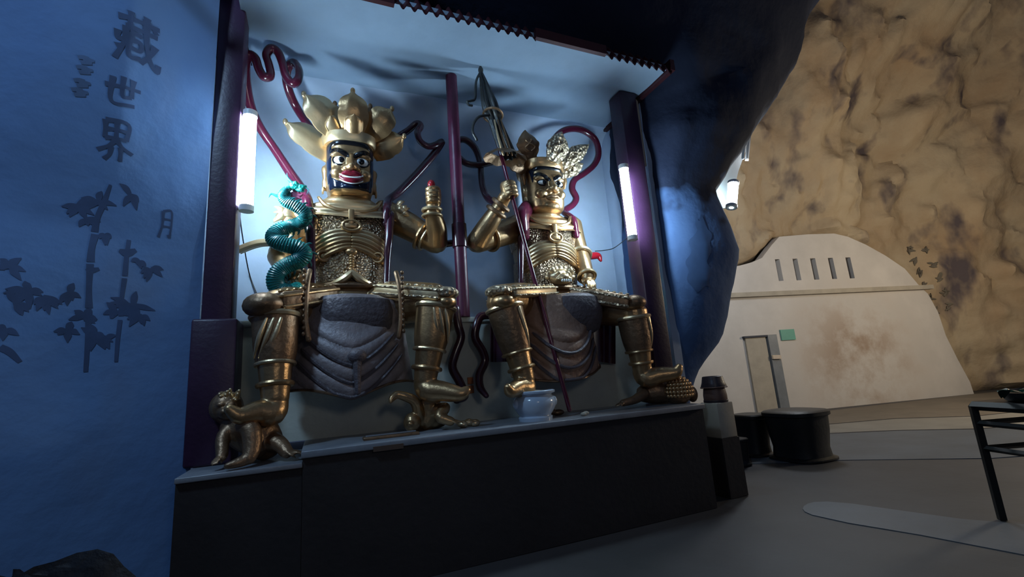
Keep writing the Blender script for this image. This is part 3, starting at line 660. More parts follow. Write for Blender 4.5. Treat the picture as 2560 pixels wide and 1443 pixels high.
def face_parts(root, bvh, c, fierce):
    c = A(*c); y0 = c[1] - .7
    for s in (-1, 1):
        ec = c + A(s * .102, 0, .045); yy = surf(bvh, ec[0], ec[2], y0)[1]
        ev = MB().ell(A(ec[0], yy + .020, ec[2]), (.066, .040, .050 if fierce else .034)).build('eyeball', M['white_gloss'], root)
        rim = [A(ec[0] + .070 * math.cos(a), yy - .004 + .022 * abs(math.cos(a)), ec[2] + (.054 if fierce else .037) * math.sin(a)) for a in np.linspace(0, 2 * PI, 25)]
        MB().tube(rim, .009, 6, 1).build('eye_outline', M['black'], root)
        MB().ell(A(ec[0] - s * .006 + .004, yy - .013, ec[2] - .002), (.030, .013, .032 if fierce else .028)).build('pupil', M['black'], ev)
        # brow: thick rising stroke
        def brow(u, v, s=s):
            t = u; x = .022 + .185 * t; zc = .092 + .062 * math.sin(t * PI * .62) - (.0 if fierce else .012) * (1 - t); h = .030 * math.sin(PI * min(1, .18 + t * .82)) ** .6 + .004
            return c[0] + s * x, c[2] + zc + (v - .5) * 2 * h
        decal(bvh, brow, 18, 4, .012, y0, 'eyebrow', M['black'], root)
    # hairline over the forehead and sideburns
    def hairline(u, v):
        a = (u - .5) * 2; x = .222 * a; zc = .245 - .035 * abs(a) ** 4
        return c[0] + x, c[2] + zc + (v - .5) * .055
    decal(bvh, hairline, 40, 4, .014, y0, 'hairline', M['black'], root)
    for s in (-1, 1):
        def side(u, v, s=s):
            z = .235 - (.42 if fierce else .17) * u; wdt = .020 if fierce else .016 * (1.1 - u)
            return c[0] + s * (.208 + (v - .5) * wdt * 2), c[2] + z
        decal(bvh, side, 18, 3, .010, y0, 'sideburn', M['navy'], root)
    if fierce:
        def beard(u, v):
            a = (u - .5) * 2; x = .205 * a; top = -.085 - .11 * (1 - a * a) ** .5 + (.06 if abs(a) < .5 else 0) * 0; bot = -.262 + .015 * abs(a)
            return c[0] + x, c[2] + top + (bot - top) * v
        decal(bvh, beard, 40, 10, .010, y0, 'beard', M['navy'], root)
        yy = surf(bvh, c[0], c[2] - .15, y0)[1]
        up = [A(c[0] + x, yy - .030 + .35 * x * x * 4, c[2] - .128 + z) for x, z in ((-.108, -.026), (-.07, .006), (-.03, .016), (0, .012), (.03, .016), (.07, .006), (.108, -.026))]
        lo = [A(c[0] + x, yy - .030 + .35 * x * x * 4, c[2] - .150 + z) for x, z in ((-.108, -.004), (-.06, -.030), (0, -.040), (.06, -.030), (.108, -.004))]
        lp = MB().tube(up, [.010, .027, .032, .030, .032, .027, .010], 10, 4).build('upper_lip', M['lip'], root)
        MB().tube(lo, [.010, .026, .032, .026, .010], 10, 4).build('lower_lip', M['lip'], root)
        MB().tube([A(q[0] * 1, q[1] - .012, q[2] + .026) for q in lo], [.008, .011, .012, .011, .008], 8, 4).build('teeth', M['white_gloss'], lp)
        MB().tube([A(q[0], q[1] - .006, q[2] - .028) for q in lo], [.006, .007, .008, .007, .006], 8, 4).build('lip_line', M['white_gloss'], lp)
    else:
        yy = surf(bvh, c[0], c[2] - .15, y0)[1]
        up = [A(c[0] + x, yy - .012 + .3 * x * x * 4, c[2] - .138 + z) for x, z in ((-.085, -.012), (-.045, .006), (0, .002), (.045, .006), (.085, -.012))]
        lo = [A(c[0] + x, yy - .010 + .3 * x * x * 4, c[2] - .165 + z) for x, z in ((-.078, .010), (-.04, -.004), (0, -.008), (.04, -.004), (.078, .010))]
        MB().tube(up, [.006, .016, .017, .016, .006], 10, 4).build('upper_lip', M['gold_dark'], root)
        MB().tube(lo, [.006, .018, .022, .018, .006], 10, 4).build('lower_lip', M['gold'], root)

def petal(base, tip, W, nrm, m, parent, style=0, inner=True, bow=.08):
    """crown petal: base centre, tip, half-width, facing normal"""
    base, tip = A(*base), A(*tip); d = tip - base; L = np.linalg.norm(d); d /= L; nrm = A(*nrm); nrm -= d * nrm.dot(d); nrm /= np.linalg.norm(nrm); s = np.cross(d, nrm)
    def prof(t):
        if style == 0:
            w = float(np.interp(t, [0, .15, .35, .48, .55, .65, .77, .85, .91, .95, 1], [.6, .8, 1, 1, .91, .95, .84, .66, .42, .22, .14]))
        else:
            w = (.55 + .45 * math.sin(PI * .5 * min(1, t / .55))) if t < .55 else max(0.02, 1 - (t - .55) / .45) ** .72
            w *= 1 - .06 * abs(math.sin(t * PI * 4)) ** 4
        return w
    def fn(u, v):
        a = (u - .5) * 2; wv = prof(v) * W
        return base + d * L * v + s * a * wv + nrm * (bow * math.sin(PI * v * .9) - .22 * W * a * a - .0015 * math.cos(a * 9))
    p = MB().grid(fn, 20, 30, tuple(-nrm * .018)).build('petal', m, parent)
    if style == 0: MB().ell(tip + d * .012, (.024, .022, .034)).build('petal_knob', m, p)
    if inner:
        def fi(u, v):
            a = (u - .5) * 2; wv = W * .56 * (1 if v < .6 else math.sqrt(max(0.0004, 1 - ((v - .6) / .4) ** 2)))
            return base + d * L * .40 * v + s * a * wv + nrm * (bow * math.sin(PI * v * .36) + .050 - .3 * W * a * a)
        MB().grid(fi, 12, 14, tuple(-nrm * .03)).build('inner_petal', m, p)
        rimp = [fi(0, t) for t in np.linspace(0, 1, 10)] + [fi(1, t) for t in np.linspace(1, 0, 10)]
        MB().tube(rimp, .007, 6, 1).build('petal_rim', m, p)
    elif style == 1:
        for k in (-1, 1):   # raised scrolls
            pth = [base + d * L * (.25 + .38 * t) + s * k * W * (.34 * math.sin(t * 5) + .1) + nrm * (bow * math.sin(PI * (.25 + .38 * t) * .9) + .006) for t in np.linspace(0, 1, 12)]
            MB().tube(pth, .011, 6, 1).build('scroll', m, p)
    return p

TORSO = [(3.56, .155, .16, 0, 0), (3.47, .16, .165, 0, 0), (3.42, .20, .19, 0, 0), (3.36, .31, .22, 0, 0), (3.28, .42, .25, 0, 0), (3.19, .45, .27, 0, 0), (3.08, .405, .285, 0, 0), (2.95, .375, .295, 0, 0), (2.80, .36, .30, 0, 0), (2.62, .362, .325, 0, -.01),
         (2.50, .35, .33, 0, -.01), (2.40, .345, .33, 0, 0), (2.28, .40, .36, 0, 0), (2.08, .46, .38, 0, 0)]
ZK = .945   # the torso is modelled tall and settled onto the lap
def settle(z): return 2.08 + (z - 2.08) * ZK
TORSO_S = [(settle(q[0]),) + q[1:] for q in TORSO]
def shell(x, tab, grow, y=4.86, lo=0, hi=99):
    mb = MB(); mb.rings([(z, rx + grow, ry + grow, dx, dy) for z, rx, ry, dx, dy in tab if lo <= z <= hi], (x, y, 0), 48, 2.5); return mb
def torso_at(z):
    zz = [t[0] for t in TORSO][::-1]; return float(np.interp(z, zz, [t[1] for t in TORSO][::-1])), float(np.interp(z, zz, [t[2] for t in TORSO][::-1]))
def band_tab(z0, z1, k=6):
    out = []
    for z in np.linspace(z1, z0, k):
        rx, ry = torso_at(z); out.append((z, rx, ry, 0, 0))
    return out
def torus(mb, c, r, tr, nrm=(0, 0, 1), sx=1.0, n=28):
    q = Vector(nrm).to_track_quat('Z', 'Y'); pts = [A(*c) + np.array(q @ Vector((r * sx * math.cos(a), r * math.sin(a), 0))) for a in np.linspace(0, 2 * PI, n)]
    return mb.tube(pts, tr, 8, 1)

def dress_torso(root, body_bvh, x, kind):
    before = set(root.children); dress_parts(root, body_bvh, x, kind)
    for o in root.children:
        if o not in before:
            for v in o.data.vertices: v.co.z = settle(v.co.z + ORG[root][2]) - ORG[root][2]
def dress_parts(root, body_bvh, x, kind):
    S = lambda px, pz, off=.01: surf(body_bvh, px, pz, 3.6, off, 4.6)
    shell(x, band_tab(2.96, 3.26), .014).build('breastplate', M['gold_mail'], root)
    shell(x, band_tab(2.44, 2.80), .016).build('belly_mail', M['gold_mail'], root)
    # smooth draped collar
    def coll(u, v):
        a = 2 * PI * u; z1 = 3.13 + .05 * abs(math.cos(a)) + (.04 if math.sin(a) < 0 else .02) * 0
        z = 3.43 + (z1 - 3.43) * v; rx, ry = torso_at(z); g = .022 + .03 * v
        fold = .010 * math.sin(v * 22 + 2.2 * math.sin(a))
        ca, sa = math.cos(a), math.sin(a); e = .8
        return A(x + (rx + g + fold) * math.copysign(abs(ca) ** e, ca), 4.86 + (ry + g + fold) * math.copysign(abs(sa) ** e, sa), z)
    MB().grid(coll, 64, 22).build('collar', M['gold_pale' if kind == 0 else 'gold'], root)
    for k, (z, r) in enumerate(((3.475, .185), (3.445, .205), (3.415, .23))):
        mb = MB(); torus(mb, (x, 4.85, z), r, .026, (0, -.12, 1)); mb.build('neck_fold', M['gold'], root)
    # collar clasp, strap and buckle
    yb = torso_at(3.1)[1]; yf = 4.86 - yb - .06
    mb = MB().box((x, yf, 3.13), (.028, .02, .085), bev=.01); mb.build('strap', M['gold'], root)
    mb = MB(); torus(mb, (x, yf - .005, 3.035), .055, .018, (0, 1, 0), 1.5); mb.box((x, yf, 3.035), (.06, .018, .03), bev=.012); mb.build('buckle', M['gold'], root)
    for s in (-1, 1):
        pth = [A(x + s * t[0], 4.86 - torso_at(t[1])[1] - .045 + .10 * t[0], t[1]) for t in ((.30, 3.37), (.24, 3.27), (.13, 3.215), (.03, 3.215))]
        MB().tube(pth, [.015, .024, .026, .015], 8, 4).build('collar_ribbon', M['gold'], root)
        # crossing sash pleats
        for k in range(6):
            pts = []
            for t in np.linspace(0, 1, 8):
                px = s * (.01 + .365 * t); z = 2.985 - .035 * k - (.13 + .012 * k) * t ** 1.4 + .03 * math.sin(t * PI) * (1 - k / 5)
                rx, ry = torso_at(z); f = min(.985, abs(px) / (rx + .02)); e = 2.5
                y = 4.86 - (ry + .022 + .006 * (k % 2)) * (1 - f ** e) ** (1 / e)
                pts.append(A(x + px, y, z))
            MB().tube(pts, [.018, .022, .024, .026, .026, .026, .024, .022], 8, 2).build('sash_pleat', M['gold_pale' if k < 3 else 'gold'], root)
    mb = MB(); pts = []
    for a in np.linspace(0, 2 * PI, 49):
        rx, ry = torso_at(2.44); ca, sa = math.cos(a), math.sin(a); pts.append(A(x + (rx + .03) * math.copysign(abs(ca) ** .8, ca), 4.86 + (ry + .03) * math.copysign(abs(sa) ** .8, sa), 2.45 - .05 * max(0, -sa)))
    mb.tube(pts, .030, 8, 1); mb.build('belt', M['gold_dark'], root)
    yf = 4.86 - torso_at(2.6)[1] - .03
    if kind == 0:
        mb = MB(); mb.ell((x, yf, 2.75), (.055, .035, .04))
        for k in range(7): mb.ell(A(x, yf, 2.705 - .028 * k), (.024 + .004 * (k % 2), .024, .018))
        mb.build('tassel', M['gold'], root)
        for s in (-1, 1):
            MB().tube([A(x, yf - .02, 2.53), A(x + s * .06, yf - .02, 2.47), A(x + s * .13, yf + .0, 2.43), A(x + s * .24, yf + .06, 2.40)], [.03, .038, .03, .012], 8, 4).build('knot_tail', M['gold_pale'], root)
            mb = MB(); mb.ell((x + s * .25, yf + .07, 2.71), (.05, .03, .045)); torus(mb, (x + s * .25, yf + .05, 2.71), .05, .014, (s * .3, 1, 0)); mb.build('rosette', M['gold'], root)
    else:
        mb = MB(); mb.ell((x, yf - .02, 2.52), (.15, .085, .10)); mb.ell((x, yf - .10, 2.50), (.07, .05, .045))
        for s in (-1, 1):
            mb.ell((x + s * .06, yf - .085, 2.555), .03); mb.ell((x + s * .12, yf - .05, 2.60), (.035, .03, .045)); mb.ell((x + s * .055, yf - .11, 2.475), (.045, .035, .025))
        for k in range(9):
            a = PI * (.0 + k / 8); mb.ell((x + .16 * math.cos(a), yf - .01, 2.52 + .12 * math.sin(a)), .036)
        m2 = mb.remesh(.009, 2); link_world_mesh('lion_buckle', m2, M['gold_pale'], root)
        mb = MB()
        for k in range(5): mb.ell((x - .05 + .028 * k, yf - .135, 2.452), (.010, .012, .020))
        mb.build('lion_teeth', M['white_gloss'], root)

def robe(root, cx, y, w, ztop, hem, folds, m, amp=.030, ycv=.20):
    """hanging skirt front with nested U-shaped folds; hem(u)->z"""
    def fn(u, v):
        a = (u - .5) * 2; zb = hem(a); z = ztop(a) + (zb - ztop(a)) * v
        c = v + .38 * a * a - .08; r = folds * c
        f = amp * (abs(math.sin(PI * r)) ** .6) * min(1, max(0, (c - .30) * 6)) * (1 - .55 * abs(a) ** 3)
        vert = .022 * math.sin(a * 17) * max(0, abs(a) - .55) * 2.2
        return A(cx + a * w * (.80 + .20 * v), y + ycv * a * a - .10 * math.sin(PI * min(1, v * .75)) * (1 - a * a) - f - vert + .05 * v, z)
    o = MB().grid(fn, 84, 110, (0, .03, 0)).build('robe', m, root)
    hp = [fn(t, 1.0) + A(0, -.012, 0) for t in np.linspace(0, 1, 40)]
    MB().tube(hp, .012, 6, 1).build('robe_hem', M['gold_dark'], o)
    for k in range(3):   # dark U bands painting in the shade of the robe's grooves
        c0 = .62 + .16 * k; pts = []
        for a in np.linspace(-.72 - .05 * k, .72 + .05 * k, 30):
            v = c0 + .08 - .38 * a * a - .12 * a * a
            pts.append(fn(a / 2 + .5, min(.99, max(.02, v))) + A(0, -.016, 0))
        MB().tube(pts, [.008] + [.017] * 28 + [.008], 6, 1).build('groove_shade', M['apron'], o)
    return fn

def thigh_plate(root, a, b, hw, hh, m1, m2, name='thigh_plate'):
    """armour slab lying along the thigh from a (hip) to b (knee)"""
    a, b = A(*a), A(*b); d = b - a; L = np.linalg.norm(d); d /= L; s = np.cross(A(0, 0, 1), d); s /= np.linalg.norm(s); up = np.cross(d, s)
    R = Matrix([[d[0], s[0], up[0]], [d[1], s[1], up[1]], [d[2], s[2], up[2]]]).to_quaternion(); c = (a + b) / 2
    p = MB().box(c, (L / 2, hw, hh), R, bev=.035).build(name, m1, root)
    for k in (-1, 1):
        MB().box(c + up * (hh * .55 * k), (L / 2 + .004, hw + .012, hh * .16), R, bev=.008).build('plate_trim', m2, p)
    n = 9
    for k in range(n):   # studs along the upper edge
        q = a + d * L * (k + .5) / n
        MB().ell(q - s * 0 + up * (hh + .006) + A(0, -hw * .55, 0) * 0 - np.array(R @ Vector((0, 1, 0))) * (hw * .75 if (R @ Vector((0, 1, 0))).y > 0 else -hw * .75), (.024, .024, .016), n=8, m=6).build('stud', m2, p)
    return p

def scarf(root, pts, r, m, name='scarf'):
    return MB().tube(pts, r, 12, 6, flat=.8).build(name, m, root)

# ------------------------------------------------------------------ statue one (bearded, dragon)
X1 = .272; HC1 = A(X1 + .000, 4.74, P(872, 402, 4.50)[2] - .045)
s1 = thing('guardian_statue', 'bearded gold guardian statue with smooth lotus crown beside the teal dragon', 'statue', (X1, 4.6, 1.0), 'seated guardian statues')
mb = MB(); mb.rings(TORSO_S, (X1, 4.86, 0), 48, 2.5); head_shells(mb, HC1); mb.rings([(3.28, .17, .17, 0, 0), (3.40, .165, .17, 0, -.02), (3.48, .17, .18, 0, -.05)], (X1, 4.84, 0), 24)
# arm on the image right: raised forearm
sh, el, wr = P(958, 535, 4.88), P(1092, 610, 4.70), P(1080, 528, 4.46)
mb.tube([sh, (sh + el) / 2 + A(0, 0, .02), el], [.165, .150, .115], 18, 4); mb.tube([el, (el + wr) / 2 + A(.02, 0, 0), wr], [.118, .112, .078], 18, 4)
hd = P(1078, 480, 4.45) - wr
gh = P(1079, 490, 4.42); grip_shells(mb, gh, hd, (.9, .3, 0), (-.1, -1, 0), 1.0); mb.tube([wr, gh + A(.03, .02, -.07)], [.075, .07], 14, 1)
# arm on the image left: bent down, hand gripping the dragon above the thigh
sh2, el2, wr2 = P(760, 540, 4.88), P(700, 640, 4.75), P(735, 700, 4.42)
mb.tube([sh2, (sh2 + el2) / 2, el2], [.165, .14, .115], 18, 4); mb.tube([el2, (el2 + wr2) / 2, wr2], [.115, .105, .08], 18, 4)
hand_shells(mb, wr2, A(.55, -.6, -.25), (-.6, -.3, .4), .28, .9, -1)
# legs
kL, aL = P(690, 775, 4.10), P(688, 1000, 4.00); kR, aR = P(1092, 752, 4.10), P(1062, 955, 4.10)
for hip, k, a in ((A(X1 - .24, 4.75, 2.24), kL, aL), (A(X1 + .24, 4.75, 2.24), kR, aR)):
    mb.tube([hip, (hip + k) / 2, k], [.23, .21, .165], 20, 4)
    mb.tube([k, k * .65 + a * .35 + A(0, -.01, 0), a], [.165, .145, .098], 20, 4)
fL, fR = P(600, 1040, 3.86), P(1150, 985, 3.92)
mb.tube([aL + A(0, .03, .02), aL + A(-.02, -.02, -.09), (aL + fL) / 2 + A(0, 0, -.03), fL, fL + A(-.07, -.03, .06)], [.095, .105, .085, .062, .035], 16, 4)
mb.tube([aR + A(0, .03, .02), aR + A(.02, -.02, -.07), (aR + fR) / 2 + A(0, 0, -.03), fR, fR + A(.06, -.02, .03)], [.095, .105, .09, .065, .04], 16, 4)
me1 = mb.remesh(.0105, 3); bv1 = bvh_of(me1)
link_world_mesh('body', me1, M['gold'], s1)
face_parts(s1, bv1, HC1, True)
dress_torso(s1, bv1, X1, 0)
MB().ell(gh + A(.0, -.01, .125), (.040, .040, .050)).build('pearl', M['red'], s1)
for s in (-1, 1):
    mb = MB(); torus(mb, HC1 + A(s * .262, -.01, -.20), .030, .010, (1, 0, 0)); mb.build('earring', M['gold_pale'], s1)
# crown
cr1 = MB().rings([(.0, .262, .275), (.012, .272, .285), (.06, .280, .292), (.10, .285, .297), (.112, .275, .288)], HC1 + A(0, .015, .262), 48, 2.6).build('crown', M['gold_pale'], s1)
petal(P(838, 392, 4.72), P(716, 306, 4.66), .150, (.15, -1, .15), M['gold_pale'], cr1, 0, False, .05)
petal(P(852, 338, 4.60), P(762, 238, 4.46), .165, (-.15, -1, .2), M['gold_pale'], cr1, 0, True)
petal(P(884, 336, 4.50), P(882, 230, 4.40), .150, (0, -1, .1), M['gold'], cr1, 0, True)
petal(P(922, 340, 4.56), P(978, 274, 4.46), .150, (.25, -1, .2), M['gold'], cr1, 0, False)
petal(P(930, 385, 4.68), P(1008, 342, 4.52), .135, (.1, -1, -.1), M['gold'], cr1, 0, False, .04)
petal(P(905, 345, 4.80), P(925, 268, 4.80), .130, (.1, -1, .1), M['gold_dark'], cr1, 0, False, .04)
petal(P(858, 345, 4.80), P(838, 262, 4.80), .130, (-.1, -1, .1), M['gold_dark'], cr1, 0, False, .04)
# scarf loops behind the shoulders
scarf(s1, [P(*q) for q in ((770, 530, 4.62), (768, 500, 4.66), (757, 478, 4.78), (728, 436, 4.86), (688, 375, 4.86), (652, 322, 4.80), (628, 270, 4.72), (616, 210, 4.64), (614, 160, 4.58), (623, 138, 4.56), (638, 146, 4.56), (647, 172, 4.56), (660, 192, 4.56), (676, 188, 4.56), (672, 160, 4.56), (666, 138, 4.56), (677, 122, 4.56), (694, 130, 4.57), (706, 158, 4.58), (714, 188, 4.60), (730, 208, 4.60), (745, 200, 4.60), (748, 176, 4.62), (738, 158, 4.68), (725, 162, 4.74), (716, 185, 4.78), (722, 225, 4.88), (742, 270, 5.02), (780, 325, 5.0), (825, 372, 4.95))], [.052] * 4 + [.046] * 26, M['scarf'])
scarf(s1, [P(*q) for q in ((966, 560, 4.60), (968, 520, 4.62), (972, 500, 4.80), (1000, 478, 4.92), (1045, 432, 4.95), (1085, 385, 4.95), (1104, 355, 4.95), (1090, 362, 4.92), (1070, 366, 4.92), (1050, 352, 4.92), (1044, 330, 4.92), (1052, 314, 4.94), (1040, 310, 4.97), (1015, 330, 5.0), (960, 362, 5.0))], .046, M['scarf_dark'])
scarf(s1, [P(*q) for q in ((975, 535, 4.62), (972, 600, 4.55), (968, 650, 4.55), (966, 720, 4.50))], [.05, .04, .035, .03], M['scarf_dark'], 'scarf_end')
scarf(s1, [P(*q) for q in ((772, 525, 4.60), (775, 570, 4.55), (778, 640, 4.52), (782, 715, 4.48))], [.05, .045, .04, .03], M['scarf_dark'], 'scarf_end')
scarf(s1, [P(*q) for q in ((1085, 622, 4.72), (1105, 612, 4.74), (1150, 606, 4.80), (1172, 608, 4.84))], .040, M['scarf_dark'], 'scarf_end')
scarf(s1, [P(*q) for q in ((1138, 770, 4.42), (1146, 815, 4.40), (1152, 845, 4.40), (1138, 885, 4.40), (1131, 920, 4.38), (1150, 958, 4.32), (1160, 990, 4.25), (1140, 1003, 4.15))], [.045] * 7 + [.03], M['scarf_dark'], 'scarf_end')
# gold sleeve wing flaring out over the left wall
def wing(u, v):
    px = 598 + 112 * u; py = 622 - 22 * math.sin(u * PI * .75) + 4 * u; q = P(px, py, 4.62)
    return q + A(0, (v - .5) * .26, -.02 * math.cos(v * 3)) + A(0, 0, .01 * math.sin(v * 20))
MB().grid(wing, 24, 12, (0, 0, -.035)).build('sleeve_wing', M['gold_pale'], s1)
# shoulder frills, bracelets and cuffs
rf = random.Random(5)
for sx, (px, py) in ((-1, (735, 548)), (-1, (742, 590)), (-1, (728, 575)), (-1, (722, 545)), (1, (990, 522)), (1, (1000, 536))):
    q = P(px, py, 4.70)
    mbf = MB(); L = .13
    for k in range(5):
        a = rf.uniform(-1, 1); e = q + A(sx * L * (.5 + .5 * rf.random()), -.03, .10 * a)
        mbf.tube([q + A(0, 0, .02 * a), (q + e) / 2 + A(0, -.03, .02), e], [.026, .032, .008], 8, 3, flat=.5)
    mbf.build('shoulder_frill', M['gold_pale'], s1)
def ringset(root, c, d, r, tr, m, name='bracelet'):
    mbq = MB(); torus(mbq, c, r, tr, d); return mbq.build(name, m, root)
ringset(s1, wr + hd * .05, hd, .092, .020, M['gold_pale']); ringset(s1, wr - hd * .25, hd, .098, .014, M['gold_pale'])
dv = el - sh; ringset(s1, sh + dv * .72, dv, .150, .022, M['gold'], 'arm_cuff'); ringset(s1, sh + dv * .80, dv, .142, .016, M['gold_pale'], 'arm_cuff')
ringset(s1, wr2, wr2 - el2, .09, .022, M['gold_pale'])
mbq = MB()
for k in range(6): mbq.ell(P(725 + 8 * k, 706 - 1.5 * k, 4.30), (.017, .017, .026), n=8, m=6)
tag(mbq.build('bracelet_beads', M['gold_pale'], s1), kind='stuff')
# lap, thigh plates, robe, greaves
thigh_plate(s1, P(812, 742, 4.45), P(668, 762, 4.06), .19, .080, M['gold_dark'], M['gold'])
thigh_plate(s1, P(958, 730, 4.45), P(1118, 742, 4.02), .17, .062, M['gold_pale'], M['gold_carved'])
MB().ell(P(662, 765, 4.02), (.16, .17, .105)).build('knee_guard', M['gold_dark'], s1)
MB().ell(P(1112, 735, 4.00), (.13, .14, .065)).build('knee_guard', M['gold_carved'], s1)
MB().ell(P(1112, 758, 4.00), (.105, .12, .075)).build('knee_pad', M['gold'], s1)
hem1 = lambda a: P(880 + 150 * a, 990 - 14 * a - 22 * abs(math.sin(a * 2.4)) + 8 * math.cos(a * 3), 4.05)[2] + .0
cx = P(880, 860, 4.10)[0]; ZT = P(885, 738, 4.2)[2]
robe(s1, cx, 4.12, .56, lambda a: ZT - .05 * a * a, hem1, 6.5, M['robe'])
MB().rings([(-.02, .20, .06), (.02, .27, .09), (.14, .31, .15), (.26, .32, .17), (.36, .29, .15), (.40, .2, .10)], (X1 + .02, 4.22, 1.82), 40, 2.1).build('apron', M['apron'], s1)  # lap bulge with its shade put into the colour
for s in (-1, 1):   # fringed vertical bands beside the lap bulge
    pts = [A(X1 + s * .36, 4.12, 2.42), A(X1 + s * .38, 4.06, 2.25), A(X1 + s * .385, 4.05, 2.0), A(X1 + s * .36, 4.05, 1.82)]
    MB().tube(pts, .022, 8, 4).build('fringe_cord', M['gold_dark'], s1)
    mbq = MB()
    for k in range(12):
        q = A(X1 + s * .40, 4.04, 2.40 - .048 * k); mbq.ell(q, (.016, .016, .020), n=8, m=6)
    tag(mbq.build('fringe_beads', M['gold_dark'], s1), kind='stuff')
mbq = MB(); yk = 3.96; zk = P(893, 890, 3.98)
mbq.ell(zk, (.075, .05, .06)); mbq.tube([zk, zk + A(0, 0, -.15), zk + A(.005, 0, -.30)], [.04, .03, .02], 8, 3); mbq.build('robe_knot', M['apron'], s1)
for nm, k, a, off in (('L', kL, aL, -1), ('R', kR, aR, 1)):
    d = a - k
    MB().tube([k + d * .10, k + d * .45, k + d * .62], [.176, .158, .135], 22, 3, rounded=False).build('greave', M['gold_dark' if nm == 'L' else 'gold'], s1)
    ringset(s1, k + d * .09, d, .172, .026, M['gold_pale'], 'knee_ring'); ringset(s1, k + d * .84, d, .118, .022, M['gold'], 'ankle_ring'); ringset(s1, k + d * .62, d, .138, .016, M['gold_pale'], 'greave_ring')
    for j in (-1, 0, 1):
        MB().tube([k + d * .13 + A(.05 * j, -.165, 0), k + d * .34 + A(.05 * j + off * .05, -.155, 0), k + d * .55 + A(.03 * j + off * .11, -.09, 0)], [.012, .020, .006], 8, 3).build('greave_ridge', M['gold_pale'], s1)

# ------------------------------------------------------------------ statue two (clean shaven, umbrella)
X2 = P(1354, 462, 4.74)[0]; HC2 = A(X2, 4.74, P(1366, 457, 4.50)[2] - .045)
DZ = HC2[2] - HC1[2]
s2 = thing('guardian_statue', 'clean shaven gold guardian statue with carved crown gripping the folded umbrella', 'statue', (X2, 4.6, 1.0), 'seated guardian statues')
mb = MB(); mb.rings(TORSO_S, (X2, 4.86, 0), 48, 2.5); head_shells(mb, HC2, True); mb.rings([(3.28, .17, .17, 0, 0), (3.40, .165, .17, 0, -.02), (3.48, .17, .18, 0, -.05)], (X2, 4.84, 0), 24)
POLE0, POLE1 = P(1255, 398, 4.30), P(1424, 1026, 4.00)
POLE1 = POLE0 + (POLE1 - POLE0) * 1.0
sh, el, wr = P(1318, 562, 4.86), P(1190, 608, 4.62), P(1252, 512, 4.38)
mb.tube([sh, (sh + el) / 2, el], [.175, .15, .115], 18, 4); mb.tube([el, (el + wr) / 2 + A(0, -.02, 0), wr], [.118, .108, .078], 18, 4)
gp = P(1279, 478, 4.28); hd2 = gp - wr
gp = POLE0 + (POLE1 - POLE0) * ((POLE0[2] - P(1277, 478, 4.28)[2]) / (POLE0[2] - POLE1[2])); grip_shells(mb, gp, POLE0 - POLE1, (-1, .15, 0), (0, -1, 0), 1.0); mb.tube([wr, gp + A(-.06, .02, -.07)], [.075, .07], 14, 1)
sh3, el3, wr3 = P(1424, 566, 4.88), P(1450, 640, 4.72), P(1468, 694, 4.50)
mb.tube([sh3, (sh3 + el3) / 2, el3], [.165, .135, .115], 18, 4); mb.tube([el3, (el3 + wr3) / 2, wr3], [.115, .105, .085], 18, 4)
hand_shells(mb, wr3, P(1488, 720, 4.26) - wr3, (-.1, .1, -1), .27, .25, -1)
kA, aA = P(1256, 752, 4.08), P(1312, 952, 4.02); kB, aB = P(1580, 780, 4.10), P(1606, 930, 4.12)
for hip, k, a in ((A(X2 - .24, 4.75, 2.24), kA, aA), (A(X2 + .24, 4.75, 2.24), kB, aB)):
    mb.tube([hip, (hip + k) / 2, k], [.23, .21, .165], 20, 4)
    mb.tube([k, k * .65 + a * .35 + A(0, -.01, 0), a], [.165, .145, .098], 20, 4)
fA, fB = P(1276, 978, 3.86), P(1688, 932, 3.92)
mb.tube([aA + A(0, .03, .02), aA + A(-.01, -.02, -.07), (aA + fA) / 2 + A(0, 0, -.02), fA, fA + A(-.04, -.04, .04)], [.095, .10, .085, .06, .035], 16, 4)
mb.tube([aB + A(0, .03, .02), aB + A(.02, -.02, -.07), (aB + fB) / 2 + A(0, 0, -.03), fB, fB + A(.05, -.02, .06)], [.095, .105, .09, .065, .04], 16, 4)
me2 = mb.remesh(.0105, 3); bv2 = bvh_of(me2)
link_world_mesh('body', me2, M['gold'], s2)
face_parts(s2, bv2, HC2, False)
dress_torso(s2, bv2, X2, 1)
cr2 = MB().rings([(.0, .262, .275), (.012, .272, .285), (.06, .280, .292), (.10, .285, .297), (.112, .275, .288)], HC2 + A(0, .015, .255), 48, 2.6).build('crown', M['gold'], s2)
petal(P(1327, 398, 4.60), P(1312, 326, 4.56), .150, (-.1, -1, .1), M['gold_dark'], cr2, 1, False, .05)
petal(P(1384, 404, 4.44), P(1404, 330, 4.36), .150, (.1, -1, .1), M['gold_carved'], cr2, 1, False, .06)
petal(P(1404, 412, 4.52), P(1472, 362, 4.46), .105, (.2, -1, .2), M['gold_carved'], cr2, 1, False, .05)
petal(P(1402, 436, 4.60), P(1458, 410, 4.56), .100, (.2, -1, .1), M['gold_carved'], cr2, 1, False, .05)
petal(P(1318, 424, 4.62), P(1258, 382, 4.56), .140, (-.3, -1, .1), M['gold_dark'], cr2, 1, False, .05)
for s in (-1, 1): MB().tube([HC2 + A(s * .275, -.06, .26), HC2 + A(s * .285, -.07, .16), HC2 + A(s * .275, -.08, .07)], [.04, .04, .012], 10, 3).build('crown_flap', M['gold'], cr2)
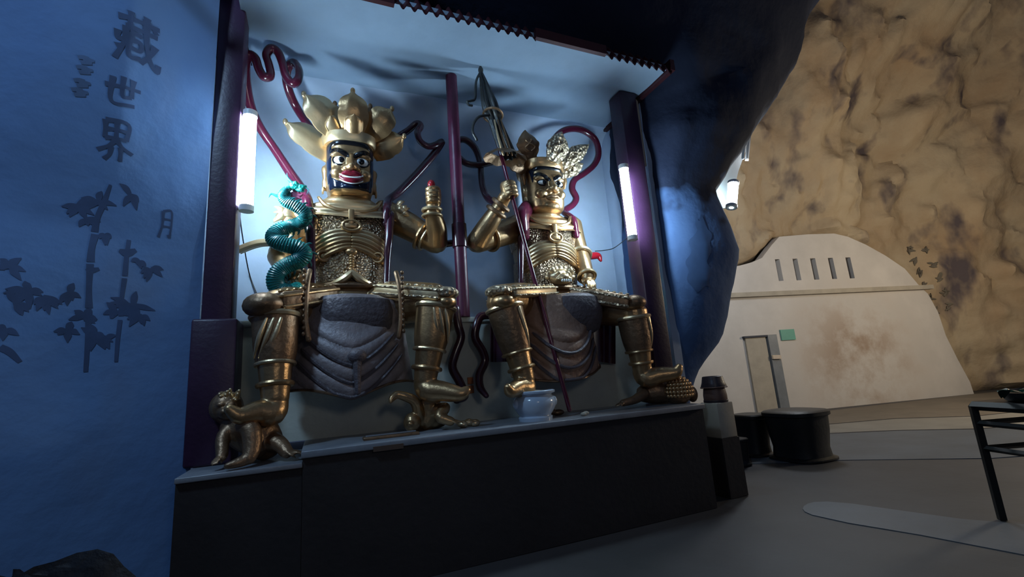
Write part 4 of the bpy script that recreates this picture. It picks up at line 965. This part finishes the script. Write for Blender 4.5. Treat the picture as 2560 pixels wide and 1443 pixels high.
scarf(s2, [P(*q) for q in ((1250, 512, 4.60), (1222, 498, 4.85), (1208, 472, 4.92), (1203, 440, 4.95), (1200, 405, 4.97), (1188, 372, 4.98), (1168, 352, 4.98), (1150, 350, 4.98), (1136, 365, 4.98), (1145, 390, 4.96), (1165, 408, 4.93), (1195, 413, 4.92), (1230, 406, 4.92), (1262, 400, 4.92), (1310, 420, 4.96))], .046, M['scarf_dark'])
scarf(s2, [P(*q) for q in ((1440, 590, 4.60), (1432, 548, 4.66), (1410, 530, 4.86), (1432, 512, 4.92), (1440, 495, 4.94), (1430, 472, 4.95), (1436, 450, 4.95), (1460, 434, 4.96), (1485, 412, 4.98), (1496, 384, 4.98), (1488, 350, 4.98), (1462, 328, 4.98), (1430, 322, 4.98), (1400, 332, 4.98), (1372, 365, 4.98))], .046, M['scarf'])
MB().tube([P(1318, 520, 4.66), P(1308, 540, 4.58), P(1310, 570, 4.56), P(1316, 590, 4.62)], [.10, .11, .10, .07], 12, 4, flat=.6).build('shoulder_scarf', M['scarf'], s2)
scarf(s2, [P(*q) for q in ((1200, 602, 4.66), (1180, 610, 4.70), (1158, 612, 4.74), (1140, 610, 4.78))], [.05, .045, .04, .035], M['scarf_dark'], 'scarf_end')
scarf(s2, [P(*q) for q in ((1302, 590, 4.66), (1302, 640, 4.62), (1302, 712, 4.58))], [.04, .04, .03], M['scarf_dark'], 'scarf_end')
scarf(s2, [P(*q) for q in ((1455, 640, 4.80), (1478, 640, 4.85), (1495, 640, 4.88), (1502, 652, 4.86))], [.045, .05, .045, .02], M['red'], 'scarf_end')
scarf(s2, [P(*q) for q in ((1240, 792, 4.44), (1205, 790, 4.44), (1192, 812, 4.42), (1188, 845, 4.42), (1206, 878, 4.42), (1212, 905, 4.42), (1198, 938, 4.40), (1200, 968, 4.36), (1216, 990, 4.30))], [.03] + [.045] * 7 + [.03], M['scarf_dark'], 'scarf_end')
ringset(s2, wr, hd2, .096, .026, M['gold_dark']); ringset(s2, wr - (wr - el) * .18, wr - el, .105, .024, M['gold_dark'])
dv = el - sh; ringset(s2, sh + dv * .75, dv, .148, .020, M['gold'], 'arm_cuff')
dv = wr3 - el3; ringset(s2, el3, dv, .132, .026, M['gold_pale'], 'arm_cuff'); ringset(s2, wr3 - dv * .05, dv, .100, .022, M['gold_pale'])
thigh_plate(s2, P(1360, 732, 4.45), P(1252, 738, 4.03), .18, .055, M['gold_pale'], M['gold_carved'])
thigh_plate(s2, P(1430, 738, 4.45), P(1575, 762, 4.05), .19, .080, M['gold_dark'], M['gold_carved'])
MB().ell(P(1248, 730, 4.00), (.14, .15, .065)).build('knee_guard', M['gold_carved'], s2)
MB().ell(P(1258, 756, 3.98), (.12, .13, .085)).build('knee_pad', M['gold'], s2)
MB().ell(P(1582, 758, 4.02), (.14, .15, .09)).build('knee_guard', M['gold_dark'], s2)
hem2 = lambda a: P(1420 + 95 * a, 952 - 28 * a * a - 14 * a, 4.05)[2]
robe(s2, P(1415, 860, 4.12)[0], 4.12, .54, lambda a: ZT - .05 * a * a, hem2, 6.0, M['robe_copper'])
MB().rings([(-.02, .20, .06), (.02, .27, .09), (.14, .31, .15), (.26, .32, .17), (.36, .29, .15), (.40, .2, .10)], (X2, 4.22, 1.84), 40, 2.1).build('apron', M['apron'], s2)  # this lap's shade is painted in as well
for nm, k, a, off in (('A', kA, aA, -1), ('B', kB, aB, 1)):
    d = a - k
    MB().tube([k + d * .12, k + d * .45, k + d * .66], [.176, .160, .135], 22, 3, rounded=False).build('greave', M['gold_dark'], s2)
    ringset(s2, k + d * .10, d, .172, .024, M['gold_pale'], 'knee_ring'); ringset(s2, k + d * .85, d, .118, .020, M['gold'], 'ankle_ring'); ringset(s2, k + d * .66, d, .138, .016, M['gold'], 'greave_ring')
    MB().tube([k + d * .12 + A(.08, -.15, 0), k + d * .40 + A(.10, -.13, 0), k + d * .62 + A(.10, -.09, 0)], [.022, .020, .006], 8, 3).build('greave_ridge', M['gold_pale'], s2)
def tail2(u, v):   # dark coat tails hanging behind the shins
    q = P(1228 + 60 * u, 800 + 105 * v, 4.46); return q + A(0, .02 * math.sin(u * 9), 0)
MB().grid(tail2, 12, 12, (0, .03, 0)).build('coat_tail', M['scarf_dark'], s2)
def tail3(u, v):
    q = P(1460 + 80 * u, 800 + (100 + 10 * u) * v, 4.46); return q + A(0, .02 * math.sin(u * 9), 0)
MB().grid(tail3, 12, 12, (0, .03, 0)).build('coat_tail', M['scarf_dark'], s2)

# ------------------------------------------------------------------ folded umbrella
um = thing('folded_umbrella', 'tall folded dark umbrella on a thin red pole held before the right statue', 'umbrella', tuple(POLE1))
pd = POLE1 - POLE0; pu = pd / np.linalg.norm(pd)
MB().tube([POLE0 - pu * .9, POLE0, POLE0 + pd * .5, POLE1], [.016, .020, .022, .022], 10, 2).build('pole', M['scarf'], um)
ctop, cmid, clow, cend = P(1202, 180, 4.30), P(1222, 255, 4.30), P(1240, 310, 4.30), P(1272, 392, 4.30)
def canopy(u, v):
    c = catmull([ctop, cmid, clow, cend], 8); i = min(len(c) - 1, int(v * (len(c) - 1) + .5)); r = float(np.interp(v, [0, .08, .35, .55, .6, .8, 1], [.018, .035, .085, .085, .065, .075, .085]))
    a = 2 * PI * u; r *= 1 + .16 * math.cos(a * 8); return c[i] + A(r * math.cos(a), r * math.sin(a), .0)
MB().grid(canopy, 64, 24).build('canopy', M['bronze'], um)
mbq = MB(); torus(mbq, P(1232, 288, 4.30), .105, .014, (.25, 0, 1), 1.25); mbq.build('canopy_ring', M['gold_dark'], um)
mbq = MB(); mbq.ell(ctop + A(0, 0, .02), (.03, .03, .045)); mbq.ell(ctop + A(0, 0, .075), (.018, .018, .03)); mbq.build('finial', M['bronze'], um)
MB().tube([P(*q) for q in ((1200, 182, 4.28), (1190, 205, 4.26), (1188, 245, 4.26), (1178, 252, 4.26), (1168, 254, 4.26), (1172, 262, 4.26), (1180, 264, 4.26))], .014, 8, 5).build('ribbon', M['bronze'], um)
MB().tube([P(*q) for q in ((1222, 288, 4.27), (1198, 292, 4.26), (1184, 310, 4.26), (1182, 330, 4.26), (1192, 350, 4.26))], .015, 8, 5).build('ribbon', M['bronze'], um)
for k in range(3):
    MB().tube([P(1236 + 8 * k, 300, 4.22), P(1246 + 10 * k, 345, 4.21), P(1258 + 11 * k, 388, 4.21)], [.008, .012, .010], 8, 3).build('rib', M['gold_dark' if k else 'gold_pale'], um)
def fringe(u, v):
    a = 2 * PI * u; r = .10 + .07 * v; return P(1262, 385, 4.30) + A(r * 1.5 * math.cos(a), r * math.sin(a), .02 - .08 * v + .012 * math.cos(a * 9) * v)
MB().grid(fringe, 48, 4).build('canopy_rim', M['gold_dark'], um)

# ------------------------------------------------------------------ teal dragon coiled round the arm of statue one
dpx = [(728, 468, 4.42), (713, 478, 4.40), (706, 492, 4.38), (716, 506, 4.36), (740, 517, 4.34), (760, 530, 4.34), (764, 545, 4.36), (752, 558, 4.42), (728, 566, 4.44), (700, 575, 4.40), (684, 590, 4.36), (688, 604, 4.33), (712, 613, 4.30), (744, 620, 4.28), (760, 634, 4.28), (750, 650, 4.28), (722, 662, 4.28), (698, 678, 4.27), (688, 700, 4.26), (696, 722, 4.26), (720, 730, 4.26), (745, 716, 4.26)]
drad = [.022, .032, .040, .046, .052, .056, .058, .058, .058, .060, .062, .064, .066, .068, .070, .070, .068, .068, .070, .070, .062, .045]
dpts = [P(*q) for q in dpx]
dr = thing('teal_dragon', 'teal scaly dragon coiling up beside the bearded statue', 'dragon', tuple(dpts[-1]))
MB().tube(dpts, drad, 16, 8).build('body', M['teal'], dr)
cp = catmull(np.hstack([np.array(dpts), np.array(drad)[:, None]]), 5); tg = np.gradient(cp[:, :3], axis=0); tg /= np.linalg.norm(tg, axis=1)[:, None]
mbs = MB()
for i in range(3, len(cp) - 3):   # crescent scale ridges
    c, r, t = cp[i, :3], cp[i, 3], tg[i]; nv = np.cross(t, A(0, -1, 0)); nv /= np.linalg.norm(nv); fv = A(0, -1, 0) - t * A(0, -1, 0).dot(t); fv /= np.linalg.norm(fv)
    pts = [c + (nv * math.cos(a) + fv * math.sin(a)) * r * 1.02 + t * .014 * math.sin(a) for a in np.linspace(.1, PI - .1, 8)]
    mbs.tube(pts, [.003] + [.008] * 6 + [.003], 5, 1)
mbs.build('scale_ridges', M['teal_dark'], dr)
for i in range(4, len(cp) - 4, 3):   # dorsal spikes
    c, r, t = cp[i, :3], cp[i, 3], tg[i]; nv = np.cross(t, A(0, -1, 0)); nv /= np.linalg.norm(nv)
    MB().tube([c - nv * r * .9, c - nv * (r + .022) + t * .012, c - nv * (r + .035) + t * .03], [.014, .009, .002], 6, 2).build('spike', M['teal_dark'], dr)
h0 = dpts[0]
mbh = MB(); mbh.ell(h0 + A(.03, -.01, .01), (.055, .045, .042)); mbh.ell(h0 + A(.085, -.02, .0), (.045, .032, .026)); mbh.ell(h0 + A(.08, -.015, -.035), (.038, .026, .014))
mbh.ell(h0 + A(.04, -.045, .03), .016); mbh.ell(h0 + A(.12, -.025, .008), (.016, .022, .014))
link_world_mesh('head', mbh.remesh(.006, 2), M['teal'], dr)
for s in (-1, 1): MB().tube([h0 + A(.01, s * .02, .04), h0 + A(-.03, s * .03, .085), h0 + A(-.035, s * .035, .125)], [.010, .007, .002], 6, 3).build('horn', M['teal_dark'], dr)
MB().tube([h0 + A(.11, -.03, 0), h0 + A(.15, -.04, -.03), h0 + A(.13, -.04, -.08)], [.006, .005, .002], 6, 3).build('whisker', M['teal_dark'], dr)
MB().tube([dpts[2] + A(-.04, 0, .0), dpts[2] + A(-.09, 0, .02), dpts[2] + A(-.11, -.01, -.02)], [.014, .009, .003], 6, 3).build('claw', M['teal_dark'], dr)

mbf = MB(); fc = P(740, 490, 4.44)
for k in range(7):
    a_ = 2 * PI * k / 7; mbf.tube([fc, fc + A(.035 * math.cos(a_), -.01, .035 * math.sin(a_)), fc + A(.065 * math.cos(a_ + .3), -.02, .065 * math.sin(a_ + .3))], [.022, .018, .004], 8, 2)
link_world_mesh('flame', mbf.remesh(.006, 1), M['pink'], dr)

# ------------------------------------------------------------------ trampled figures
def imp(label, build_fn, m, loc, extras=()):
    t = thing('trampled_demon', label, 'figurine', loc, 'demons under the statues\' feet'); mbd = MB(); build_fn(mbd)
    link_world_mesh('body', mbd.remesh(.009, 2), m, t); return t
def demon1(mbd):
    q = lambda x, y, Y: PD(x, y, Y)
    PD = P
    mbd.tube([P(668, 1112, 4.12), P(640, 1085, 4.10), P(600, 1060, 4.12), P(580, 1040, 4.15)], [.13, .16, .15, .09], 18, 4)
    mbd.ell(P(566, 1018, 4.10), (.115, .12, .12)); mbd.ell(P(562, 1030, 3.99), (.04, .05, .035)); mbd.ell(P(575, 1040, 4.0), (.07, .05, .03))
    for dx in (-14, 10): mbd.ell(P(566 + dx, 1012, 3.99), (.03, .025, .02))
    mbd.ell(P(592, 1015, 4.10), (.02, .04, .05))
    mbd.tube([P(640, 1120, 4.02), P(612, 1066, 3.92), P(628, 1078, 3.88), P(630, 1120, 3.84), P(622, 1148, 3.80)], [.09, .07, .068, .06, .045], 14, 4)   # bent leg, knee up
    mbd.tube([P(622, 1146, 3.82), P(598, 1156, 3.78), P(566, 1166, 3.76)], [.042, .036, .022], 12, 3)
    mbd.tube([P(600, 1060, 4.06), P(560, 1090, 4.0), P(555, 1140, 3.92)], [.065, .05, .04], 12, 4)
    hand_shells(mbd, P(555, 1140, 3.92), A(-.2, -.6, -.15), (0, 0, -1), .13, .2, 1)
    mbd.tube([P(668, 1100, 4.05), P(700, 1112, 3.96), P(718, 1132, 3.88)], [.085, .06, .045], 12, 4)
    hand_shells(mbd, P(716, 1132, 3.88), A(.9, -.25, .0), (0, 0, -1), .16, .25, -1)
d1 = imp('dark gold demon crouching on the low plinth under the bearded statue', demon1, M['gold_dark'], tuple(P(630, 1140, 4.05) * A(1, 1, 0) + A(0, 0, .925)))
mbq = MB(); rq = random.Random(2)
for k in range(14):
    c = P(552 + rq.uniform(0, 40), 995 + rq.uniform(-8, 12), 4.06); mbq.tube([c, c + A(rq.uniform(-.05, .05), -.05, rq.uniform(-.02, .06))], [.028, .012], 8, 2)
mbq.build('hair', M['gold_pale'], d1)
def demon2(mbd):
    mbd.tube([P(1040, 1058, 4.28), P(1075, 1050, 4.28), P(1105, 1046, 4.28)], [.075, .095, .075], 16, 4)
    mbd.tube([P(1060, 1052, 4.26), P(1075, 1025, 4.24), P(1068, 1000, 4.2)], [.10, .11, .09], 16, 4)
    mbd.tube([P(1048, 1058, 4.22), P(1046, 1030, 4.16), P(1036, 1003, 4.12), P(1015, 992, 4.10), P(992, 986, 4.10)], [.055, .05, .046, .042, .034], 12, 4)
    mbd.tube([P(992, 986, 4.10), P(980, 996, 4.08), P(976, 1006, 4.06)], [.034, .03, .016], 10, 3)
    mbd.tube([P(1084, 1030, 4.18), P(1112, 1020, 4.08), P(1098, 1042, 4.02), P(1128, 1054, 3.98)], [.06, .052, .048, .04], 12, 4)
    hand_shells(mbd, P(1126, 1054, 3.98), A(.9, -.15, .0), (0, 0, -1), .13, .25, -1)
    mbd.ell(P(1030, 1056, 4.16), (.075, .08, .085)); mbd.ell(P(1026, 1060, 4.09), (.03, .03, .025))
d2 = imp('gold demon with bent limbs under the bearded statue\'s booted foot', demon2, M['gold'], tuple(P(1075, 1055, 4.28) * A(1, 1, 0) + A(0, 0, 1.0)))
def demon3(mbd):
    mbd.tube([P(1610, 985, 4.2), P(1640, 978, 4.15), P(1672, 985, 4.1)], [.10, .13, .10], 16, 4)
    mbd.ell(P(1694, 978, 4.02), (.155, .14, .150)); mbd.ell(P(1730, 985, 4.0), (.05, .07, .09))
    mbd.tube([P(1610, 985, 4.12), P(1585, 1000, 4.05), P(1556, 1008, 4.02)], [.06, .045, .035], 12, 4)
    hand_shells(mbd, P(1556, 1008, 4.02), A(-.8, -.2, -.05), (0, 0, -1), .12, .2, 1)
d3 = imp('bronze demon with round curly gold head under the right pillar side foot', demon3, M['gold_dark'], tuple(P(1660, 1000, 4.1) * A(1, 1, 0) + A(0, 0, 1.0)))
hc = P(1694, 978, 4.02); k = 0
mbq = MB()
for el_ in np.linspace(-.3, 1.3, 7):
    nn = max(3, int(13 * math.cos(el_)))
    for j in range(nn):
        a = PI + PI * (j + .5) / nn
        mbq.ell(hc + A(.155 * math.cos(el_) * math.cos(a), .14 * math.cos(el_) * math.sin(a), .15 * math.sin(el_)), .024, n=8, m=6)
mbq.build('curls', M['gold'], d3)

# ------------------------------------------------------------------ offerings and small things on the plinth
uc = PZ(1303, 1046, 1.0); uc = A(uc[0], 3.98, 1.0)
ur = thing('porcelain_urn', 'pale blue porcelain urn under the clean shaven statue\'s foot', 'urn', tuple(uc))
tab = [(0, .155), (.03, .16), (.045, .145), (.07, .165), (.12, .195), (.17, .20), (.205, .185), (.225, .165), (.235, .17), (.245, .198), (.262, .20), (.27, .19), (.262, .165), (.24, .155), (.12, .16)]
MB().rings([(z, r, r) for z, r in tab], uc, 40, 2).build('bowl', M['porcelain'], ur)
for s in (-1, 1): MB().ell(uc + A(s * .195, -.02, .16), (.028, .04, .045)).build('knob', M['porcelain'], ur)
MB().rings([(.225, .157, .157), (.262, .12, .12), (.272, .04, .04)], uc, 24, 2).build('ash', M['beige'], ur)
def blob(name, label, cat, px, py, Y, r, m, n=3, z=None):
    c = P(px, py, Y); zz = (z if z is not None else 1.0); t = MB()
    for k in range(n):
        t.ell(A(c[0] + (k - (n - 1) / 2) * r[0] * 1.1, Y + .01 * (k % 2), zz + r[2] * (.95 + .35 * (k % 2))), r, n=10, m=8)
    return tag(t.build(name, m, None, (c[0], Y, zz)), label, cat)
blob('offering_cake', 'small pale yellow offering lumps beside the gold demon\'s hand', 'offering', 1172, 1050, 4.05, (.05, .045, .032), M['gold_pale'], 3)
blob('offering_flower', 'tiny cream offering lying near the plinth edge under the copper robe', 'offering', 1462, 1029, 3.86, (.03, .03, .018), M['beige'], 2)
blob('rubble', 'dark lumps beside the porcelain urn on the plinth', 'stone', 1378, 1036, 4.2, (.07, .05, .03), M['gold_dark'], 3)
c = PZ(960, 1082, 1.0)
inc = thing('incense_tray', 'low dark flat tray lying at the left of the plinth top', 'tray', (c[0], 3.95, 1.0))
MB().box((c[0], 3.95, 1.012), (.22, .05, .012), bev=.006).build('tray', M['gold_dark'], inc); MB().box((c[0], 3.95, 1.028), (.20, .012, .006), bev=.004).build('rail', M['stone_top'], inc)
for k, (x, y, h) in enumerate(((1176, 952, 8), (1177, 974, 9))):
    c = P(x, y, 4.53); tag(MB().box((c[0], 4.527, c[2]), (.030, .008, h * .0042), bev=.003).build('paper_tag', M['orange'], None, tuple(c)), ('upper' if k == 0 else 'lower') + ' small orange paper tag on the bench between the scarf tails', 'tag', 'orange paper tags')

# pots on a pedestal past the plinth's end
pq = A(4.08, 3.98, 0)
pd_ = thing('beige_pedestal', 'beige cement pedestal past the right end of the plinth', 'pedestal', tuple(pq))
ptop = 1.0 - .03
MB().box((pq[0], pq[1], .30), (.125, .125, .30)).build('base', M['stone_dark'], pd_)
MB().box((pq[0], pq[1], .60 + (ptop - .60) / 2), (.118, .118, (ptop - .60) / 2), bev=.01).build('shaft', M['beige'], pd_)
lo_ = thing('clay_pot', 'brown clay pot, the lower of two stacked on the pedestal', 'pot', (pq[0], pq[1], ptop), 'stacked pots')
MB().rings([(0, .105, .105), (.02, .115, .115), (.08, .115, .115), (.15, .105, .105), (.155, .08, .08)], (pq[0], pq[1], ptop), 28, 2.6).build('bowl', M['brown_pot'], lo_)
MB().rings([(.0, .117, .117), (.022, .120, .120), (.03, .11, .11)], (pq[0], pq[1], ptop), 28, 2.6).build('foot', M['dark_pot'], lo_)
hi_ = thing('dark_pot', 'dark pot with flared foot stacked on top of the brown one', 'pot', (pq[0], pq[1], ptop + .156), 'stacked pots')
MB().rings([(0, .125, .125), (.012, .128, .128), (.06, .112, .112), (.125, .10, .10), (.13, .085, .085), (.07, .08, .08)], (pq[0], pq[1], ptop + .156), 28, 2.6).build('bowl', M['dark_pot'], hi_)
MB().rings([(.0, .131, .131), (.010, .133, .133), (.016, .125, .125)], (pq[0], pq[1], ptop + .156), 28, 2.6).build('rim', M['brown_pot'], hi_)

# cables in the niche
def cable(label, pts, r=.006): return tag(MB().tube(pts, r, 6, 5).build('cable', M['cable'], None, tuple(pts[0])), label, 'cable', 'thin cables in the niche')
cable('thin black cable trailing down the wall under the left lamp', [P(598, 528, 4.35), P(606, 590, 4.8), P(622, 680, 5.25), P(640, 730, 5.25), P(650, 750, 5.25)])
cable('thin black cable reaching from the red scarf end to the right lamp', [P(1488, 628, 5.2), P(1510, 626, 5.2), P(1535, 620, 5.1), P(1572, 592, 4.3)])

# ------------------------------------------------------------------ things in the chamber floor
def drum(label, px, py, w_, h_, top, seed):
    q = PZ(px, py, 0); t = thing('black_drum_table', label, 'stool', (q[0], q[1], 0), 'black covered stools'); c = (q[0], q[1], 0)
    MB().rings([(0.01, w_ * 1.05, w_ * 1.05), (.03, w_ * 1.05, w_ * 1.05), (.05, w_ * .9, w_ * .9), (h_ * .25, w_ * .86, w_ * .86), (h_ * .6, w_ * .95, w_ * .95), (h_ * .9, w_ * .98, w_ * .98)], c, 32, 3.0).build('cover', M['blackcloth'], t)
    MB().rings([(h_ * .88, w_ * 1.0, w_ * 1.0), (h_ * .90, w_ * 1.06, w_ * 1.06), (h_ * .97, w_ * 1.06, w_ * 1.06), (h_, w_ * .98, w_ * .98)], c, 32, 3.0).build('seat', M['blackcloth'], t)
    return t
drum('large black covered stool nearest the open floor', 2008, 1146, .36, .66, 1, 1)
drum('middle black covered stool beside the large one', 1890, 1138, .22, .60, 1, 2)
drum('small low black stool nearest the plinth', 1850, 1164, .13, .36, 1, 3)

# black steel table at the right edge with leaves on it
tb = thing('steel_table', 'black steel frame table at the right edge of the view', 'table', (5.7, 2.1, 0))
l0 = PZ(2506, 1300, 0); tz = P(2446, 1006, l0[1]); H = tz[2]; tx0, ty0 = l0[0], l0[1]
tx1, ty1 = tx0 + 1.25, ty0 - .75
dirx = A(.93, -.36, 0); diry = A(.36, .93, 0)
cnr = [A(tx0, ty0, 0), A(tx0, ty0, 0) + dirx * 1.3, A(tx0, ty0, 0) + dirx * 1.3 - diry * .7, A(tx0, ty0, 0) - diry * .7]
for q in cnr: MB().tube([q, q + A(0, 0, H - .02)], .032, 4, 1, rounded=False).build('leg', M['steel'], tb)
for i in range(4):
    a, b2 = cnr[i], cnr[(i + 1) % 4]
    for z, r in ((H - .02, .036), (H - .16, .022), (H - .36, .022)): MB().tube([a + A(0, 0, z), b2 + A(0, 0, z)], r, 4, 1, rounded=False).build('rail', M['steel'], tb)
MB().slab([q + A(0, 0, H - .005) for q in cnr], (0, 0, .02)).build('table_top', M['steel'], tb)
pcx = A(tx0, ty0, 0) + dirx * .46 - diry * .22
fl = thing('leafy_plant', 'dark green leafy plant in a shallow tray on the black steel table', 'plant', (pcx[0], pcx[1], H + .019))
MB().rings([(.0, .40, .22), (.012, .42, .23), (.07, .44, .25), (.075, .41, .22), (.03, .38, .2)], (pcx[0], pcx[1], H + .019), 28, 2.4).build('tray', M['steel'], fl)
rl = random.Random(9)
for k in range(46):
    b0 = pcx + A(rl.uniform(-.42, .35), rl.uniform(-.16, .16), H + .06); a = rl.uniform(0, 2 * PI); d = A(math.cos(a), math.sin(a), 0); L = rl.uniform(.10, .2); s = A(-d[1], d[0], 0); up = rl.uniform(.3, .9)
    def lf(u, v): 
        aa = (u - .5) * 2; return b0 + d * L * v + A(0, 0, up * L * v - .5 * L * v * v) + s * aa * .035 * math.sin(PI * min(.98, v * .9 + .08)) + A(0, 0, -.01 * abs(aa))
    MB().grid(lf, 2, 5, (0, 0, -.003)).build('leaf', M['leaf'], fl)
